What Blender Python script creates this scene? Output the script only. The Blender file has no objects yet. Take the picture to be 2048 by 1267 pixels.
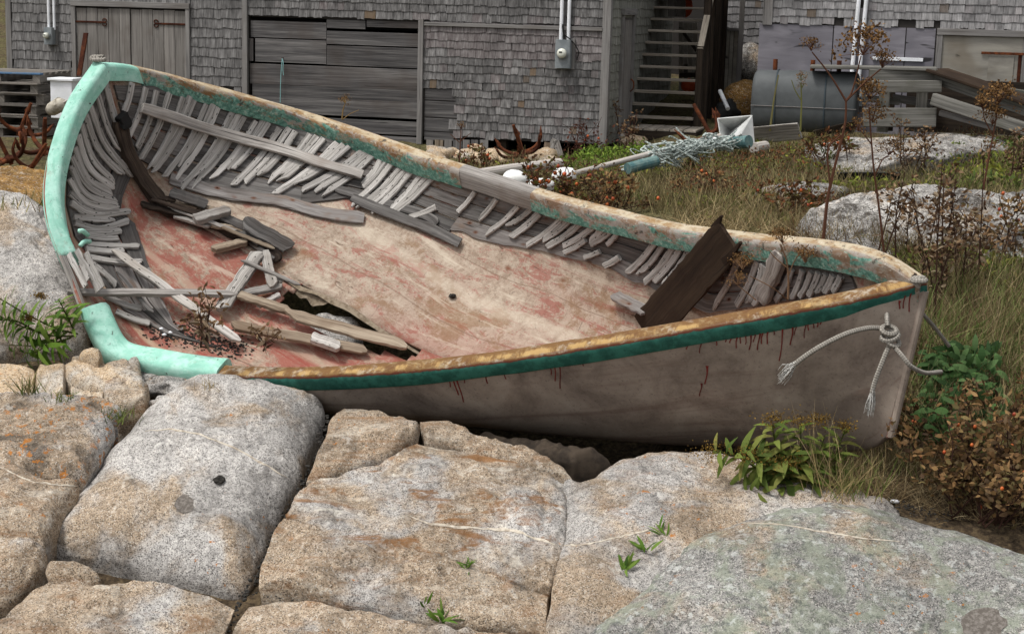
import bpy, math, random
import numpy as np
from mathutils import Vector, Matrix
from mathutils.bvhtree import BVHTree
random.seed(7); RNG = np.random.default_rng(7)
SC = bpy.context.scene; COL = SC.collection

# ------------------------------------------------------------------ camera, sky, sun, exposure
FPX, PCX, PCY = 3300.0, 1024.0, 633.5           # focal length and centre in the photograph's pixels
PITCH, ROLL, CAMZ = math.atan(633.5 / 3300.0), 0.0275, 4.2
FW = np.array([0, math.cos(PITCH), -math.sin(PITCH)])
R0 = np.array([1.0, 0, 0]); U0 = np.array([0, math.sin(PITCH), math.cos(PITCH)])
RT = R0 * math.cos(ROLL) + U0 * math.sin(ROLL); UP = U0 * math.cos(ROLL) - R0 * math.sin(ROLL)
EYE = np.array([0, 0, CAMZ])
cam = bpy.data.cameras.new('camera'); camo = bpy.data.objects.new('camera', cam); COL.objects.link(camo)
cam.sensor_width = 36; cam.lens = 36 * FPX / 2048; cam.clip_end = 2000; cam.clip_start = 0.05
camo.matrix_world = Matrix(((RT[0], UP[0], -FW[0], EYE[0]), (RT[1], UP[1], -FW[1], EYE[1]), (RT[2], UP[2], -FW[2], EYE[2]), (0, 0, 0, 1)))
SC.camera = camo
SUN_EL, SUN_AZ = math.radians(64), math.radians(-122)   # azimuth from +Y towards +X: high on the left
world = bpy.data.worlds.new('World'); SC.world = world; world.use_nodes = True
wt = world.node_tree; wt.nodes.clear()
sky = wt.nodes.new('ShaderNodeTexSky'); sky.sky_type = 'NISHITA'; sky.sun_disc = False
sky.sun_elevation = SUN_EL; sky.sun_rotation = SUN_AZ; sky.air_density = 1.2; sky.dust_density = 4.0
hs = wt.nodes.new('ShaderNodeHueSaturation'); hs.inputs['Saturation'].default_value = 0.18
bg = wt.nodes.new('ShaderNodeBackground'); bg.inputs[1].default_value = 0.115
wo = wt.nodes.new('ShaderNodeOutputWorld')
wt.links.new(sky.outputs[0], hs.inputs['Color']); wt.links.new(hs.outputs[0], bg.inputs[0]); wt.links.new(bg.outputs[0], wo.inputs[0])
sun = bpy.data.lights.new('sun', 'SUN'); sun.energy = 1.5; sun.angle = math.radians(10); sun.color = (1.0, 0.97, 0.92)
suno = bpy.data.objects.new('sun', sun); COL.objects.link(suno)
sd = Vector((math.sin(SUN_AZ) * math.cos(SUN_EL), math.cos(SUN_AZ) * math.cos(SUN_EL), math.sin(SUN_EL)))
suno.rotation_euler = sd.to_track_quat('Z', 'Y').to_euler(); suno.location = (0, 8, 20)
SC.view_settings.view_transform = 'Standard'; SC.view_settings.look = 'None'
SC.view_settings.exposure = 0.58; SC.view_settings.gamma = 1.0; SC.view_settings.use_curve_mapping = False
SC.cycles.use_denoising = True; SC.cycles.max_bounces = 6; SC.cycles.diffuse_bounces = 3; SC.cycles.glossy_bounces = 2; SC.cycles.transparent_max_bounces = 4

# ------------------------------------------------------------------ pixel -> place
def ray(px, py):
    return FW + RT * ((px - PCX) / FPX) + UP * ((PCY - py) / FPX)
def at(px, py, Y):
    d = ray(px, py); return EYE + d * (Y / d[1])
def proj(P):
    d = np.asarray(P) - EYE; z = d @ FW
    return np.stack([PCX + FPX * (d @ RT) / z, PCY - FPX * (d @ UP) / z], -1)
def inpoly(pts, poly):
    x, y = pts[:, 0], pts[:, 1]; r = np.zeros(len(pts), bool); n = len(poly); j = n - 1
    for i in range(n):
        xi, yi = poly[i]; xj, yj = poly[j]
        r ^= ((yi > y) != (yj > y)) & (x < (xj - xi) * (y - yi) / (yj - yi + 1e-12) + xi); j = i
    return r
# ------------------------------------------------------------------ noise
def _h(a, b, c, s):
    n = (a * 374761393 + b * 668265263 + c * 2147483647 + s * 1274126177) & 0xffffffff
    n = ((n ^ (n >> 13)) * 1274126177) & 0xffffffff
    return ((n ^ (n >> 16)) & 0xffff) / 65535.0
def vnoise(P, s=0):
    P = np.asarray(P, float); i = np.floor(P).astype(np.int64); f = P - i; f = f * f * (3 - 2 * f)
    r = 0
    for dx in (0, 1):
        for dy in (0, 1):
            for dz in (0, 1):
                w = (f[:, 0] if dx else 1 - f[:, 0]) * (f[:, 1] if dy else 1 - f[:, 1]) * (f[:, 2] if dz else 1 - f[:, 2])
                r = r + w * _h(i[:, 0] + dx, i[:, 1] + dy, i[:, 2] + dz, s)
    return r * 2 - 1
def fbm(P, o=4, s=0, g=0.5):
    P = np.asarray(P, float); r = 0; a = 1.0
    for k in range(o):
        r = r + a * vnoise(P * 2 ** k, s + k * 17); a *= g
    return r
def n1(x, s=0): return float(vnoise(np.array([[x, s * 3.7, 0.5]]), s)[0])
def resamp(P, n):
    P = np.asarray(P, float); d = np.r_[0, np.cumsum(np.linalg.norm(np.diff(P, axis=0), axis=1))]
    t = np.linspace(0, d[-1], n); return np.stack([np.interp(t, d, P[:, k]) for k in range(P.shape[1])], -1)
def catmull(P, n, closed=False):
    P = np.asarray(P, float); m = len(P)
    if closed: Q = np.vstack([P[-1], P, P[0], P[1]]); segs = m
    else: Q = np.vstack([2 * P[0] - P[1], P, 2 * P[-1] - P[-2]]); segs = m - 1
    t = np.linspace(0, segs, n, endpoint=not closed); i = np.minimum(t.astype(int), segs - 1); u = (t - i)[:, None]
    a, b, c, d = Q[i], Q[i + 1], Q[i + 2], Q[i + 3]
    return .5 * ((2 * b) + (c - a) * u + (2 * a - 5 * b + 4 * c - d) * u ** 2 + (3 * b - a - 3 * c + d) * u ** 3)
def nrm(v):
    v = np.asarray(v, float); return v / (np.linalg.norm(v, axis=-1, keepdims=True) + 1e-12)
# ------------------------------------------------------------------ objects
ORG = {}
def setp(o, label=None, cat=None, group=None, kind=None):
    if label: o['label'] = label
    if cat: o['category'] = cat
    if group: o['group'] = group
    if kind: o['kind'] = kind
    return o
def thing(name, loc, label, cat, group=None):
    o = bpy.data.objects.new(name, None); COL.objects.link(o); o.empty_display_size = .1
    o.location = tuple(map(float, loc)); ORG[o.name] = np.array(loc, float)
    return setp(o, label, cat, group)
def obj(name, V, F, mat, parent=None, uv=None, smooth=False, midx=None, label=None, cat=None, group=None, kind=None):
    V = np.asarray(V, float)
    if parent is not None: og = ORG[parent.name]
    else:
        og = V.mean(0); og = np.array([og[0], og[1], V[:, 2].min()])
    me = bpy.data.meshes.new(name); me.from_pydata((V - og).tolist(), [], F if isinstance(F, list) else np.asarray(F).tolist())
    for m in (mat if isinstance(mat, (list, tuple)) else [mat]): me.materials.append(m)
    if uv is not None:
        l = me.uv_layers.new(name='UVMap'); vi = np.zeros(len(me.loops), np.int32); me.loops.foreach_get('vertex_index', vi)
        l.data.foreach_set('uv', np.asarray(uv, np.float32)[vi].ravel())
    if smooth: me.polygons.foreach_set('use_smooth', np.ones(len(me.polygons), bool))
    if midx is not None: me.polygons.foreach_set('material_index', np.asarray(midx, np.int32))
    me.update()
    o = bpy.data.objects.new(name, me); COL.objects.link(o); ORG[o.name] = og
    if parent is not None: o.parent = parent
    else: o.location = tuple(og)
    return setp(o, label, cat, group, kind)
class MB:
    def __init__(s): s.V = []; s.F = []; s.U = []; s.n = 0; s.M = []
    def add(s, V, F, U=None, m=0):
        V = np.asarray(V, float); s.V.append(V); s.F += [tuple(int(i) + s.n for i in f) for f in F]
        s.U.append(np.asarray(U, float) if U is not None else np.zeros((len(V), 2))); s.n += len(V); s.M += [m] * len(F); return s
    def build(s, name, mat, parent=None, **k):
        return obj(name, np.vstack(s.V), s.F, mat, parent, uv=np.vstack(s.U), midx=s.M, **k)
# --- shape pieces, each returns V, F, UV
def g_box(c, ax, ay, az, sx, sy, sz, bev=.0):
    c = np.asarray(c, float); ax, ay, az = nrm(ax), nrm(ay), nrm(az)
    p0, p1 = c - ax * sx / 2, c + ax * sx / 2
    return g_bar(np.array([p0, p1]), ay, az, sy, sz, bev)
def g_bar(path, ay, az, w, t, bev=.004, taper=None, rag=0, seed=0):
    """bar along path; section w (along ay) x t (along az), chamfered"""
    path = np.asarray(path, float); n = len(path)
    ay = np.broadcast_to(nrm(ay), (n, 3)); az = np.broadcast_to(nrm(az), (n, 3))
    w = np.broadcast_to(np.asarray(w, float), (n,)); t = np.broadcast_to(np.asarray(t, float), (n,))
    b = np.minimum(bev, np.minimum(w, t) * .3) if bev > 0 else None
    V = []; U = []; L = np.r_[0, np.cumsum(np.linalg.norm(np.diff(path, axis=0), axis=1))]
    if b is None: prof = [(-.5, -.5, 0, 0), (.5, -.5, 0, 0), (.5, .5, 0, 0), (-.5, .5, 0, 0)]
    else: prof = [(-.5, -.5, 1, 0), (.5, -.5, -1, 0), (.5, -.5, 0, 1), (.5, .5, 0, -1), (.5, .5, -1, 0), (-.5, .5, 1, 0), (-.5, .5, 0, -1), (-.5, -.5, 0, 1)]
    k = len(prof); acc = 0; vs = []
    for j, (a, c, e, g) in enumerate(prof): vs.append(a + c * .37)
    for i in range(n):
        for j, (a, c, e, g) in enumerate(prof):
            bb = 0 if b is None else b[i]
            jit = 0 if rag == 0 else rag * n1(i * .9 + j * 5.1 + seed * 13.7, seed)
            V.append(path[i] + ay[i] * (a * w[i] + e * bb + jit) + az[i] * (c * t[i] + g * bb))
            U.append((L[i] + seed * 1.37, (a * w[i] + e * bb) + c * t[i] * .8))
    F = []
    for i in range(n - 1):
        for j in range(k):
            j2 = (j + 1) % k; F.append((i * k + j, i * k + j2, (i + 1) * k + j2, (i + 1) * k + j))
    F.append(tuple(range(k - 1, -1, -1))); F.append(tuple((n - 1) * k + j for j in range(k)))
    return np.array(V), F, np.array(U)
def g_tube(path, r, k=8, cap=True, twist=0):
    path = np.asarray(path, float); n = len(path); r = np.broadcast_to(np.asarray(r, float), (n,))
    tg = nrm(np.gradient(path, axis=0)); a = np.array([0, 0, 1.0]) if abs(tg[0][2]) < .9 else np.array([1.0, 0, 0])
    V = []; U = []; u = nrm(np.cross(tg[0], a)); L = np.r_[0, np.cumsum(np.linalg.norm(np.diff(path, axis=0), axis=1))]
    for i in range(n):
        u = nrm(u - tg[i] * (u @ tg[i])); v = np.cross(tg[i], u)
        for j in range(k):
            th = 2 * math.pi * j / k; V.append(path[i] + r[i] * (math.cos(th) * u + math.sin(th) * v)); U.append((L[i], j / k))
    F = [(i * k + j, i * k + (j + 1) % k, (i + 1) * k + (j + 1) % k, (i + 1) * k + j) for i in range(n - 1) for j in range(k)]
    if cap: F += [tuple(range(k - 1, -1, -1)), tuple((n - 1) * k + j for j in range(k))]
    return np.array(V), F, np.array(U)
def g_grid(P, nu, nv, UVg=None):
    F = [(i * nv + j, (i + 1) * nv + j, (i + 1) * nv + j + 1, i * nv + j + 1) for i in range(nu - 1) for j in range(nv - 1)]
    return P, F, UVg
def g_ball(c, rx, ry=None, rz=None, nu=14, nv=9, amp=0, seed=0, fr=3):
    ry = ry or rx; rz = rz or rx; V = [(0, 0, -1.0)]
    for i in range(1, nv):
        ph = math.pi * i / nv - math.pi / 2
        for j in range(nu): th = 2 * math.pi * j / nu; V.append((math.cos(ph) * math.cos(th), math.cos(ph) * math.sin(th), math.sin(ph)))
    V.append((0, 0, 1.0)); V = np.array(V); 
    if amp: V = V * (1 + amp * fbm(V * fr + seed * 9.1, 3, seed))[:, None]
    F = [(0, 1 + (j + 1) % nu, 1 + j) for j in range(nu)]
    for i in range(nv - 2):
        a = 1 + i * nu
        for j in range(nu): F.append((a + j, a + (j + 1) % nu, a + nu + (j + 1) % nu, a + nu + j))
    a = 1 + (nv - 2) * nu; F += [(a + j, a + (j + 1) % nu, len(V) - 1) for j in range(nu)]
    return V * np.array([rx, ry, rz]) + np.asarray(c), F, V[:, :2] * .5
def one(g, name, mat, parent=None, **k):
    return obj(name, g[0], g[1], mat, parent, uv=g[2], **k)

# ------------------------------------------------------------------ materials
def rgb(h):
    h = h.lstrip('#'); c = [int(h[i:i + 2], 16) / 255 for i in (0, 2, 4)]
    return tuple((x / 12.92 if x <= .04045 else ((x + .055) / 1.055) ** 2.4) for x in c) + (1,)
class NT:
    def __init__(s, name, rough=.9, spec=.2):
        s.m = bpy.data.materials.new(name); s.m.use_nodes = True; s.t = s.m.node_tree; s.t.nodes.clear()
        s.o = s.n('ShaderNodeOutputMaterial'); s.b = s.n('ShaderNodeBsdfPrincipled'); s.b.inputs['Roughness'].default_value = rough
        s.b.inputs['Specular IOR Level'].default_value = spec; s.l(s.b.outputs[0], s.o.inputs[0])
    def n(s, t, **k):
        x = s.t.nodes.new(t)
        for a, v in k.items(): setattr(x, a, v)
        return x
    def l(s, a, b): s.t.links.new(a, b)
    def put(s, i, v):
        if isinstance(v, bpy.types.NodeSocket): s.l(v, i)
        else: i.default_value = v
    def uv(s, sc=(1, 1, 1), rnd=True):
        c = s.n('ShaderNodeUVMap').outputs[0]
        return s.mapv(c, sc, rnd)
    def pos(s, sc=(1, 1, 1), rnd=False):
        return s.mapv(s.n('ShaderNodeNewGeometry').outputs['Position'], sc, rnd)
    def mapv(s, c, sc, rnd=False):
        if rnd:
            oi = s.n('ShaderNodeObjectInfo'); a = s.n('ShaderNodeVectorMath', operation='ADD'); mu = s.math('MULTIPLY', oi.outputs['Random'], 71.3)
            s.l(c, a.inputs[0]); s.l(mu, a.inputs[1]); c = a.outputs[0]
        if tuple(sc) == (1, 1, 1): return c
        m = s.n('ShaderNodeVectorMath', operation='MULTIPLY'); s.l(c, m.inputs[0]); m.inputs[1].default_value = sc; return m.outputs[0]
    def noise(s, v, sc, d=3, r=.55, dist=0):
        x = s.n('ShaderNodeTexNoise'); s.l(v, x.inputs['Vector']); x.inputs['Scale'].default_value = sc; x.inputs['Detail'].default_value = d
        x.inputs['Roughness'].default_value = r; x.inputs['Distortion'].default_value = dist; return x.outputs['Fac']
    def voro(s, v, sc, feat='F1', out='Distance', rand=1):
        x = s.n('ShaderNodeTexVoronoi', feature=feat); s.l(v, x.inputs['Vector']); x.inputs['Scale'].default_value = sc; x.inputs['Randomness'].default_value = rand; return x.outputs[out]
    def math(s, op, a, b=0, c=0):
        x = s.n('ShaderNodeMath', operation=op); s.put(x.inputs[0], a); s.put(x.inputs[1], b); s.put(x.inputs[2], c); return x.outputs[0]
    def ramp(s, f, st, interp='LINEAR'):
        x = s.n('ShaderNodeValToRGB'); x.color_ramp.interpolation = interp; e = x.color_ramp.elements
        while len(e) < len(st): e.new(.5)
        for q, (p, c) in zip(e, st): q.position = p; q.color = c if isinstance(c, tuple) else (rgb(c) if isinstance(c, str) else (c, c, c, 1))
        s.l(f, x.inputs[0]); return x.outputs[0]
    def step(s, f, a, b):
        x = s.n('ShaderNodeMapRange', interpolation_type='SMOOTHSTEP'); s.put(x.inputs[0], f); x.inputs[1].default_value = a; x.inputs[2].default_value = b; return x.outputs[0]
    def mix(s, f, a, b, mode='MIX'):
        x = s.n('ShaderNodeMix', data_type='RGBA', blend_type=mode); s.put(x.inputs[0], f)
        for i, v in ((6, a), (7, b)):
            if isinstance(v, str): v = rgb(v)
            s.put(x.inputs[i], v)
        return x.outputs[2]
    def sep(s, v):
        x = s.n('ShaderNodeSeparateXYZ'); s.l(v, x.inputs[0]); return x.outputs
    def rnd(s): return s.n('ShaderNodeObjectInfo').outputs['Random']
    def var(s, c, amt=.25):
        r = s.rnd(); h = s.n('ShaderNodeHueSaturation'); s.l(c, h.inputs['Color']); s.l(s.math('MULTIPLY_ADD', r, amt * 2, 1 - amt), h.inputs['Value']); return h.outputs[0]
    def fin(s, col, bump=None, strength=.3, dist=.01, rough=None):
        s.put(s.b.inputs['Base Color'], rgb(col) if isinstance(col, str) else col)
        if bump is not None:
            b = s.n('ShaderNodeBump'); b.inputs['Strength'].default_value = strength; b.inputs['Distance'].default_value = dist
            s.l(bump, b.inputs['Height']); s.l(b.outputs[0], s.b.inputs['Normal'])
        if rough is not None: s.put(s.b.inputs['Roughness'], rough)
        return s.m
def wood(name, lo, mid, hi, sx=2.2, sy=55., brown=None, bamt=.5, var=.22, holes=False, bump=.5, rust=False, big=1.6):
    """weathered timber, grain along U"""
    t = NT(name, .92, .15); v = t.uv(); g1 = t.noise(t.mapv(v, (sx, sy, 1)), 1, 5, .62, .6); g2 = t.noise(t.mapv(v, (sx * .35, sy * .3, 1)), 1, 3, .5, .3)
    g = t.math('ADD', t.math('MULTIPLY', g1, .62), t.math('MULTIPLY', g2, .38))
    c = t.ramp(g, [(.27, lo), (.47, mid), (.68, hi)])
    blo = t.noise(v, big, 3, .6)
    if brown: c = t.mix(t.math('MULTIPLY', t.step(blo, .48, .68), bamt), c, brown)
    cr = t.noise(t.mapv(v, (sx * .8, sy * 1.5, 1)), 1, 2, .5, .8)
    c = t.mix(t.math('MULTIPLY', t.step(cr, .36, .27), .85), c, (.012, .011, .01, 1))
    if holes:
        w = t.mapv(v, (13, 36, 1)); d = t.voro(w, 1.0); k = t.step(d, .2, .1)
        c = t.mix(k, c, (.008, .007, .006, 1))
    if rust:
        d = t.voro(t.mapv(v, (7, 11, 1)), 1.0); k = t.math('MULTIPLY', t.step(d, .3, .02), .95); c = t.mix(k, c, rgb('#5a3016')); c = t.mix(t.step(d, .09, .05), c, rgb('#1a0d06'))
        d2 = t.noise(t.mapv(v, (2, 5, 1)), 1, 3); c = t.mix(t.math('MULTIPLY', t.step(d2, .56, .7), .5), c, rgb('#6f5540'))
    c = t.var(c, var)
    return t.fin(c, g1, bump, .006)
M = {}
M['rib'] = wood('rib_wood', '#47443f', '#96928d', '#c3bfbb', 2.5, 75, holes=True, bump=1.0, var=.16)
M['plank'] = wood('plank_wood', '#2a2826', '#54514f', '#7a7774', 2.2, 45, '#463d38', .5, bump=.7)
M['plank_rust'] = wood('plank_rusty', '#393533', '#706b68', '#979390', 2.2, 40, '#57493f', .5, bump=.7, rust=True)
M['drift'] = wood('driftwood', '#433f3c', '#8c8782', '#b8b3ad', 1.8, 50, '#6e6156', .5, bump=1)
M['driftholes'] = wood('driftwood_holed', '#46423f', '#9a958f', '#c9c4be', 1.8, 55, '#857a6e', .4, holes=True, bump=.8)
M['brownwood'] = wood('brown_driftwood', '#3d3128', '#7a6c5d', '#a89b89', 1.6, 45, '#5d4a3a', .6, bump=.8)
M['darkwood'] = wood('dark_rot_wood', '#100c0a', '#2c241f', '#55493f', 2, 40, '#1d1613', .6, bump=1)
M['darkplank'] = wood('dark_stained_plank', '#1c1511', '#33281f', '#46392d', 1.2, 24, '#241a14', .6, var=.05, bump=.5)
M['board'] = wood('barn_board', '#292828', '#525050', '#7a7775', 1.2, 34, '#4a423d', .55, var=.2, bump=.6, big=.9)
M['doorboard'] = wood('door_board', '#4b4845', '#75716d', '#918c87', 1.4, 45, '#67605a', .6, var=.13, bump=.5)
M['trim'] = wood('trim_board', '#4d4b49', '#777472', '#918e8b', 1.3, 40, '#645c55', .4, var=.1, bump=.4)
M['stairwood'] = wood('stair_wood', '#4a443d', '#8a8277', '#b0a79b', 1.5, 40, '#6e6255', .5, var=.15)
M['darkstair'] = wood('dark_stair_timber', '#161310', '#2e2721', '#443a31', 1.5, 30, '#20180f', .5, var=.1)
M['timber'] = wood('ramp_timber', '#3b3a38', '#66645f', '#87857f', 1.2, 34, '#4b4b40', .5, var=.12, bump=.5)
M['plywood'] = wood('plywood_sheet', '#5c595f', '#7a777d', '#918e94', 8, 1.2, '#66646b', .7, var=.06, bump=.25, big=.7)
M['paleply'] = wood('pale_plywood', '#605d55', '#86827a', '#a39f94', 5, 1.2, '#6d6355', .6, var=.05, bump=.25, big=1.1)
M['pallet'] = wood('pallet_wood', '#3e3a36', '#6c6761', '#8c867e', 1.6, 38, '#544a40', .5, var=.25)
def plain(name, col, rough=.7, spec=.3, bumpsc=0, var=0, metal=0, mott=None, msc=8):
    t = NT(name, rough, spec); c = rgb(col) if isinstance(col, str) else col; t.b.inputs['Metallic'].default_value = metal
    bu = None
    if mott:
        f = t.noise(t.pos(), msc, 4, .6); c = t.mix(t.step(f, .4, .65), c, mott)
    if var:
        if not isinstance(c, bpy.types.NodeSocket):
            x = t.n('ShaderNodeRGB'); x.outputs[0].default_value = c; c = x.outputs[0]
        c = t.var(c, var)
    if bumpsc: bu = t.noise(t.pos(), bumpsc, 3)
    return t.fin(c, bu, .4, .004)
M['rust'] = plain('rusty_iron', '#4a2c20', .95, .1, 60, 0, 0, '#6e3f27', 14)
M['rustdark'] = plain('dark_rusty_iron', '#3a2018', .95, .1, 50, 0, 0, '#54301f', 10)
M['white'] = plain('white_plastic', '#ebecf0', .5, .3, 0, 0, 0, '#dcdee0', 5)
M['greymetal'] = plain('grey_meter_metal', '#83888a', .55, .4, 0, 0, 0, '#70767a', 6)
M['glassdome'] = plain('meter_glass', '#cfd0c4', .15, .6)
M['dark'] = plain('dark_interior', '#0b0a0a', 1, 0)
M['black'] = plain('black_rubber', '#151515', .7, .3)
M['tank'] = plain('tank_paint', '#535657', .6, .25, 0, 0, 0, '#484b4c', 2.5)
M['bandmetal'] = plain('tank_seam', '#39444a', .6, .3)
M['teal'] = plain('teal_plastic', '#47686a', .7, .2, 30, 0, 0, '#6a807c', 9)
M['rope'] = None
M['orange'] = plain('orange_plastic', '#c2542a', .6, .3)
M['blue'] = plain('faded_blue_paint', '#4b6a8a', .8, .2, 0, 0, 0, '#5d7187', 9)
M['soil'] = plain('dark_soil', '#3a302a', 1, .05, 40, 0, 0, '#241e1a', 7)
# ------------------------------------------------------------------ hull lines (needed first: the ground lies under the boat)
TAB = [  # near gunwale px,py,Y | far gunwale | keel
 (190,125,14.10, 190,125,14.10, 190,125,14.10),
 (135,210,13.85, 262,131,14.50, 212,180,14.15),
 (98,330,13.60, 380,160,14.95, 245,270,14.30),
 (97,430,13.40, 490,190,15.20, 310,395,14.45),
 (140,545,13.20, 600,222,15.40, 405,455,14.42),
 (205,688,12.95, 700,254,15.30, 520,520,14.28),
 (300,725,12.80, 770,278,15.15, 600,565,14.15),
 (450,745,12.54, 860,310,14.80, 700,620,13.95),
 (620,747,12.27, 976,346,14.34, 845,698,13.65),
 (800,737,12.00, 1102,386,13.82, 990,745,13.33),
 (990,717,11.75, 1234,421,13.27, 1148,790,12.98),
 (1190,687,11.51, 1372,451,12.68, 1311,830,12.63),
 (1404,650,11.26, 1522,470,12.06, 1483,862,12.20),
 (1629,610,11.02, 1660,484,11.50, 1640,884,11.75),
 (1755,584,10.95, 1765,508,11.15, 1735,885,11.35),
 (1850,560,10.98, 1850,560,10.98, 1778,872,11.10)]
GN = np.array([at(r[0], r[1], r[2]) for r in TAB]); GF = np.array([at(r[3], r[4], r[5]) for r in TAB]); GK = np.array([at(r[6], r[7], r[8]) for r in TAB])
def crv(P, s):
    P = np.asarray(P); s = np.clip(np.atleast_1d(np.asarray(s, float)), 0, len(P) - 1); i = np.minimum(s.astype(int), len(P) - 2); u = (s - i)[:, None]
    Q = np.vstack([2 * P[0] - P[1], P, 2 * P[-1] - P[-2]]); a, b, c, d = Q[i], Q[i + 1], Q[i + 2], Q[i + 3]
    return .5 * ((2 * b) + (c - a) * u + (2 * a - 5 * b + 4 * c - d) * u ** 2 + (3 * b - a - 3 * c + d) * u ** 3)
def hullP(near, s, t):
    s = np.asarray(s, float); t = np.asarray(t, float); sh = s.shape; s = s.ravel(); t = t.ravel()
    N_, F_, K_ = crv(GN, s), crv(GF, s), crv(GK, s); Mi = (N_ + F_) / 2; G = N_ if near else F_
    th = np.clip(t, 0, 1) * math.pi / 2; p = .78
    P = Mi + (G - Mi) * (np.cos(th) ** p)[:, None] + (K_ - Mi) * (np.sin(th) ** p)[:, None]
    dent = fbm(np.stack([s * .55, t * 2.2, 0 * s + near * 9], -1), 3, 5) * .035 * np.minimum(1, np.sin(np.clip(t, 0, 1) * math.pi) * 1.5) * np.clip(np.minimum(s, 15 - s) / 2, 0, 1)
    nn = nrm(np.cross(crv(GN, np.clip(s + .1, 0, 15)) - crv(GN, np.clip(s - .1, 0, 15)), np.array([0, .2, 1.0])))
    P = P + np.array([0, -.3, .95]) * dent[:, None]
    return P.reshape(sh + (3,))
def bilge_t(n): x = np.linspace(0, 1, n); return x
NU, NV = 300, 44
SU = np.concatenate([np.linspace(0, 3, 90, endpoint=False), np.linspace(3, 15, NU - 90)])
TV = np.linspace(0, 1, NV)
SS, TT = np.meshgrid(SU, TV, indexing='ij')
HN = hullP(True, SS, TT); HF = hullP(False, SS, TT)
# ------------------------------------------------------------------ ground
PY = np.array([-50, 0, 7, 9.0, 9.5, 10.2, 11, 11.9, 12.2, 12.8, 14, 15, 18, 20, 25, 30, 60, 150, 600])
PZ = np.array([-3, -1.5, -.5, .2, .41, .71, .94, 1.21, 1.30, 1.48, 1.83, 1.95, 2.05, 2.15, 2.25, 2.45, 5.5, 9, 12])
def S0(x, y):
    x = np.asarray(x, float); y = np.asarray(y, float); sm = lambda v, p, q: (lambda t: t * t * (3 - 2 * t))(np.clip((v - p) / (q - p), 0, 1))
    return np.interp(y, PY, PZ) - .36 * sm(y, 16.5, 23) * sm(x, -6.5, -4) * (1 - sm(x, 1.3, 2.7)) * (1 - sm(y, 29, 36)) - .40 * sm(y, 12.4, 13.2) * (1 - sm(y, 14.0, 15.0)) * (1 - sm(x, -3.3, -2.7))
def surf_at(px, py, off=0.0):
    d = ray(px, py); ts = np.linspace(6, 60, 2700); P = EYE + d * ts[:, None]
    below = P[:, 2] < S0(P[:, 0], P[:, 1]) + off; k = int(np.argmax(below)) if below.any() else len(ts) - 1
    return P[k]
_hp = np.vstack([HN.reshape(-1, 3), HF.reshape(-1, 3)]); CELL = .12
_hz = {}
for q in _hp:
    key = (int(math.floor(q[0] / CELL)), int(math.floor(q[1] / CELL)))
    if q[2] < _hz.get(key, 9e9): _hz[key] = q[2]
def ground_z(x, y):
    x = np.atleast_1d(np.asarray(x, float)); y = np.atleast_1d(np.asarray(y, float))
    P = np.stack([x, y, 0 * x], -1)
    front = np.clip((13.0 - y) / 1.0, 0, 1) * (1 - np.clip((x - .9) / .7, 0, 1) * .85)
    z = S0(x, y) - .42 * front + fbm(P * .5, 3, 3) * np.interp(y, [11, 14, 17, 27, 60], [.03, .08, .09, .05, .6]) + fbm(P * 2.5, 3, 4) * .025
    for i in range(len(x)):
        a, b = int(math.floor(x[i] / CELL)), int(math.floor(y[i] / CELL)); m = 9e9
        if -4.5 < x[i] < 4 and 10 < y[i] < 16.5:
            for da in (-2, -1, 0, 1, 2):
                for db in (-2, -1, 0, 1, 2):
                    w = _hz.get((a + da, b + db))
                    if w is not None and w < m: m = w
            if m < 9e8: z[i] = min(z[i], m - (.28 if x[i] < 1.2 else .07))
    return z
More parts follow.
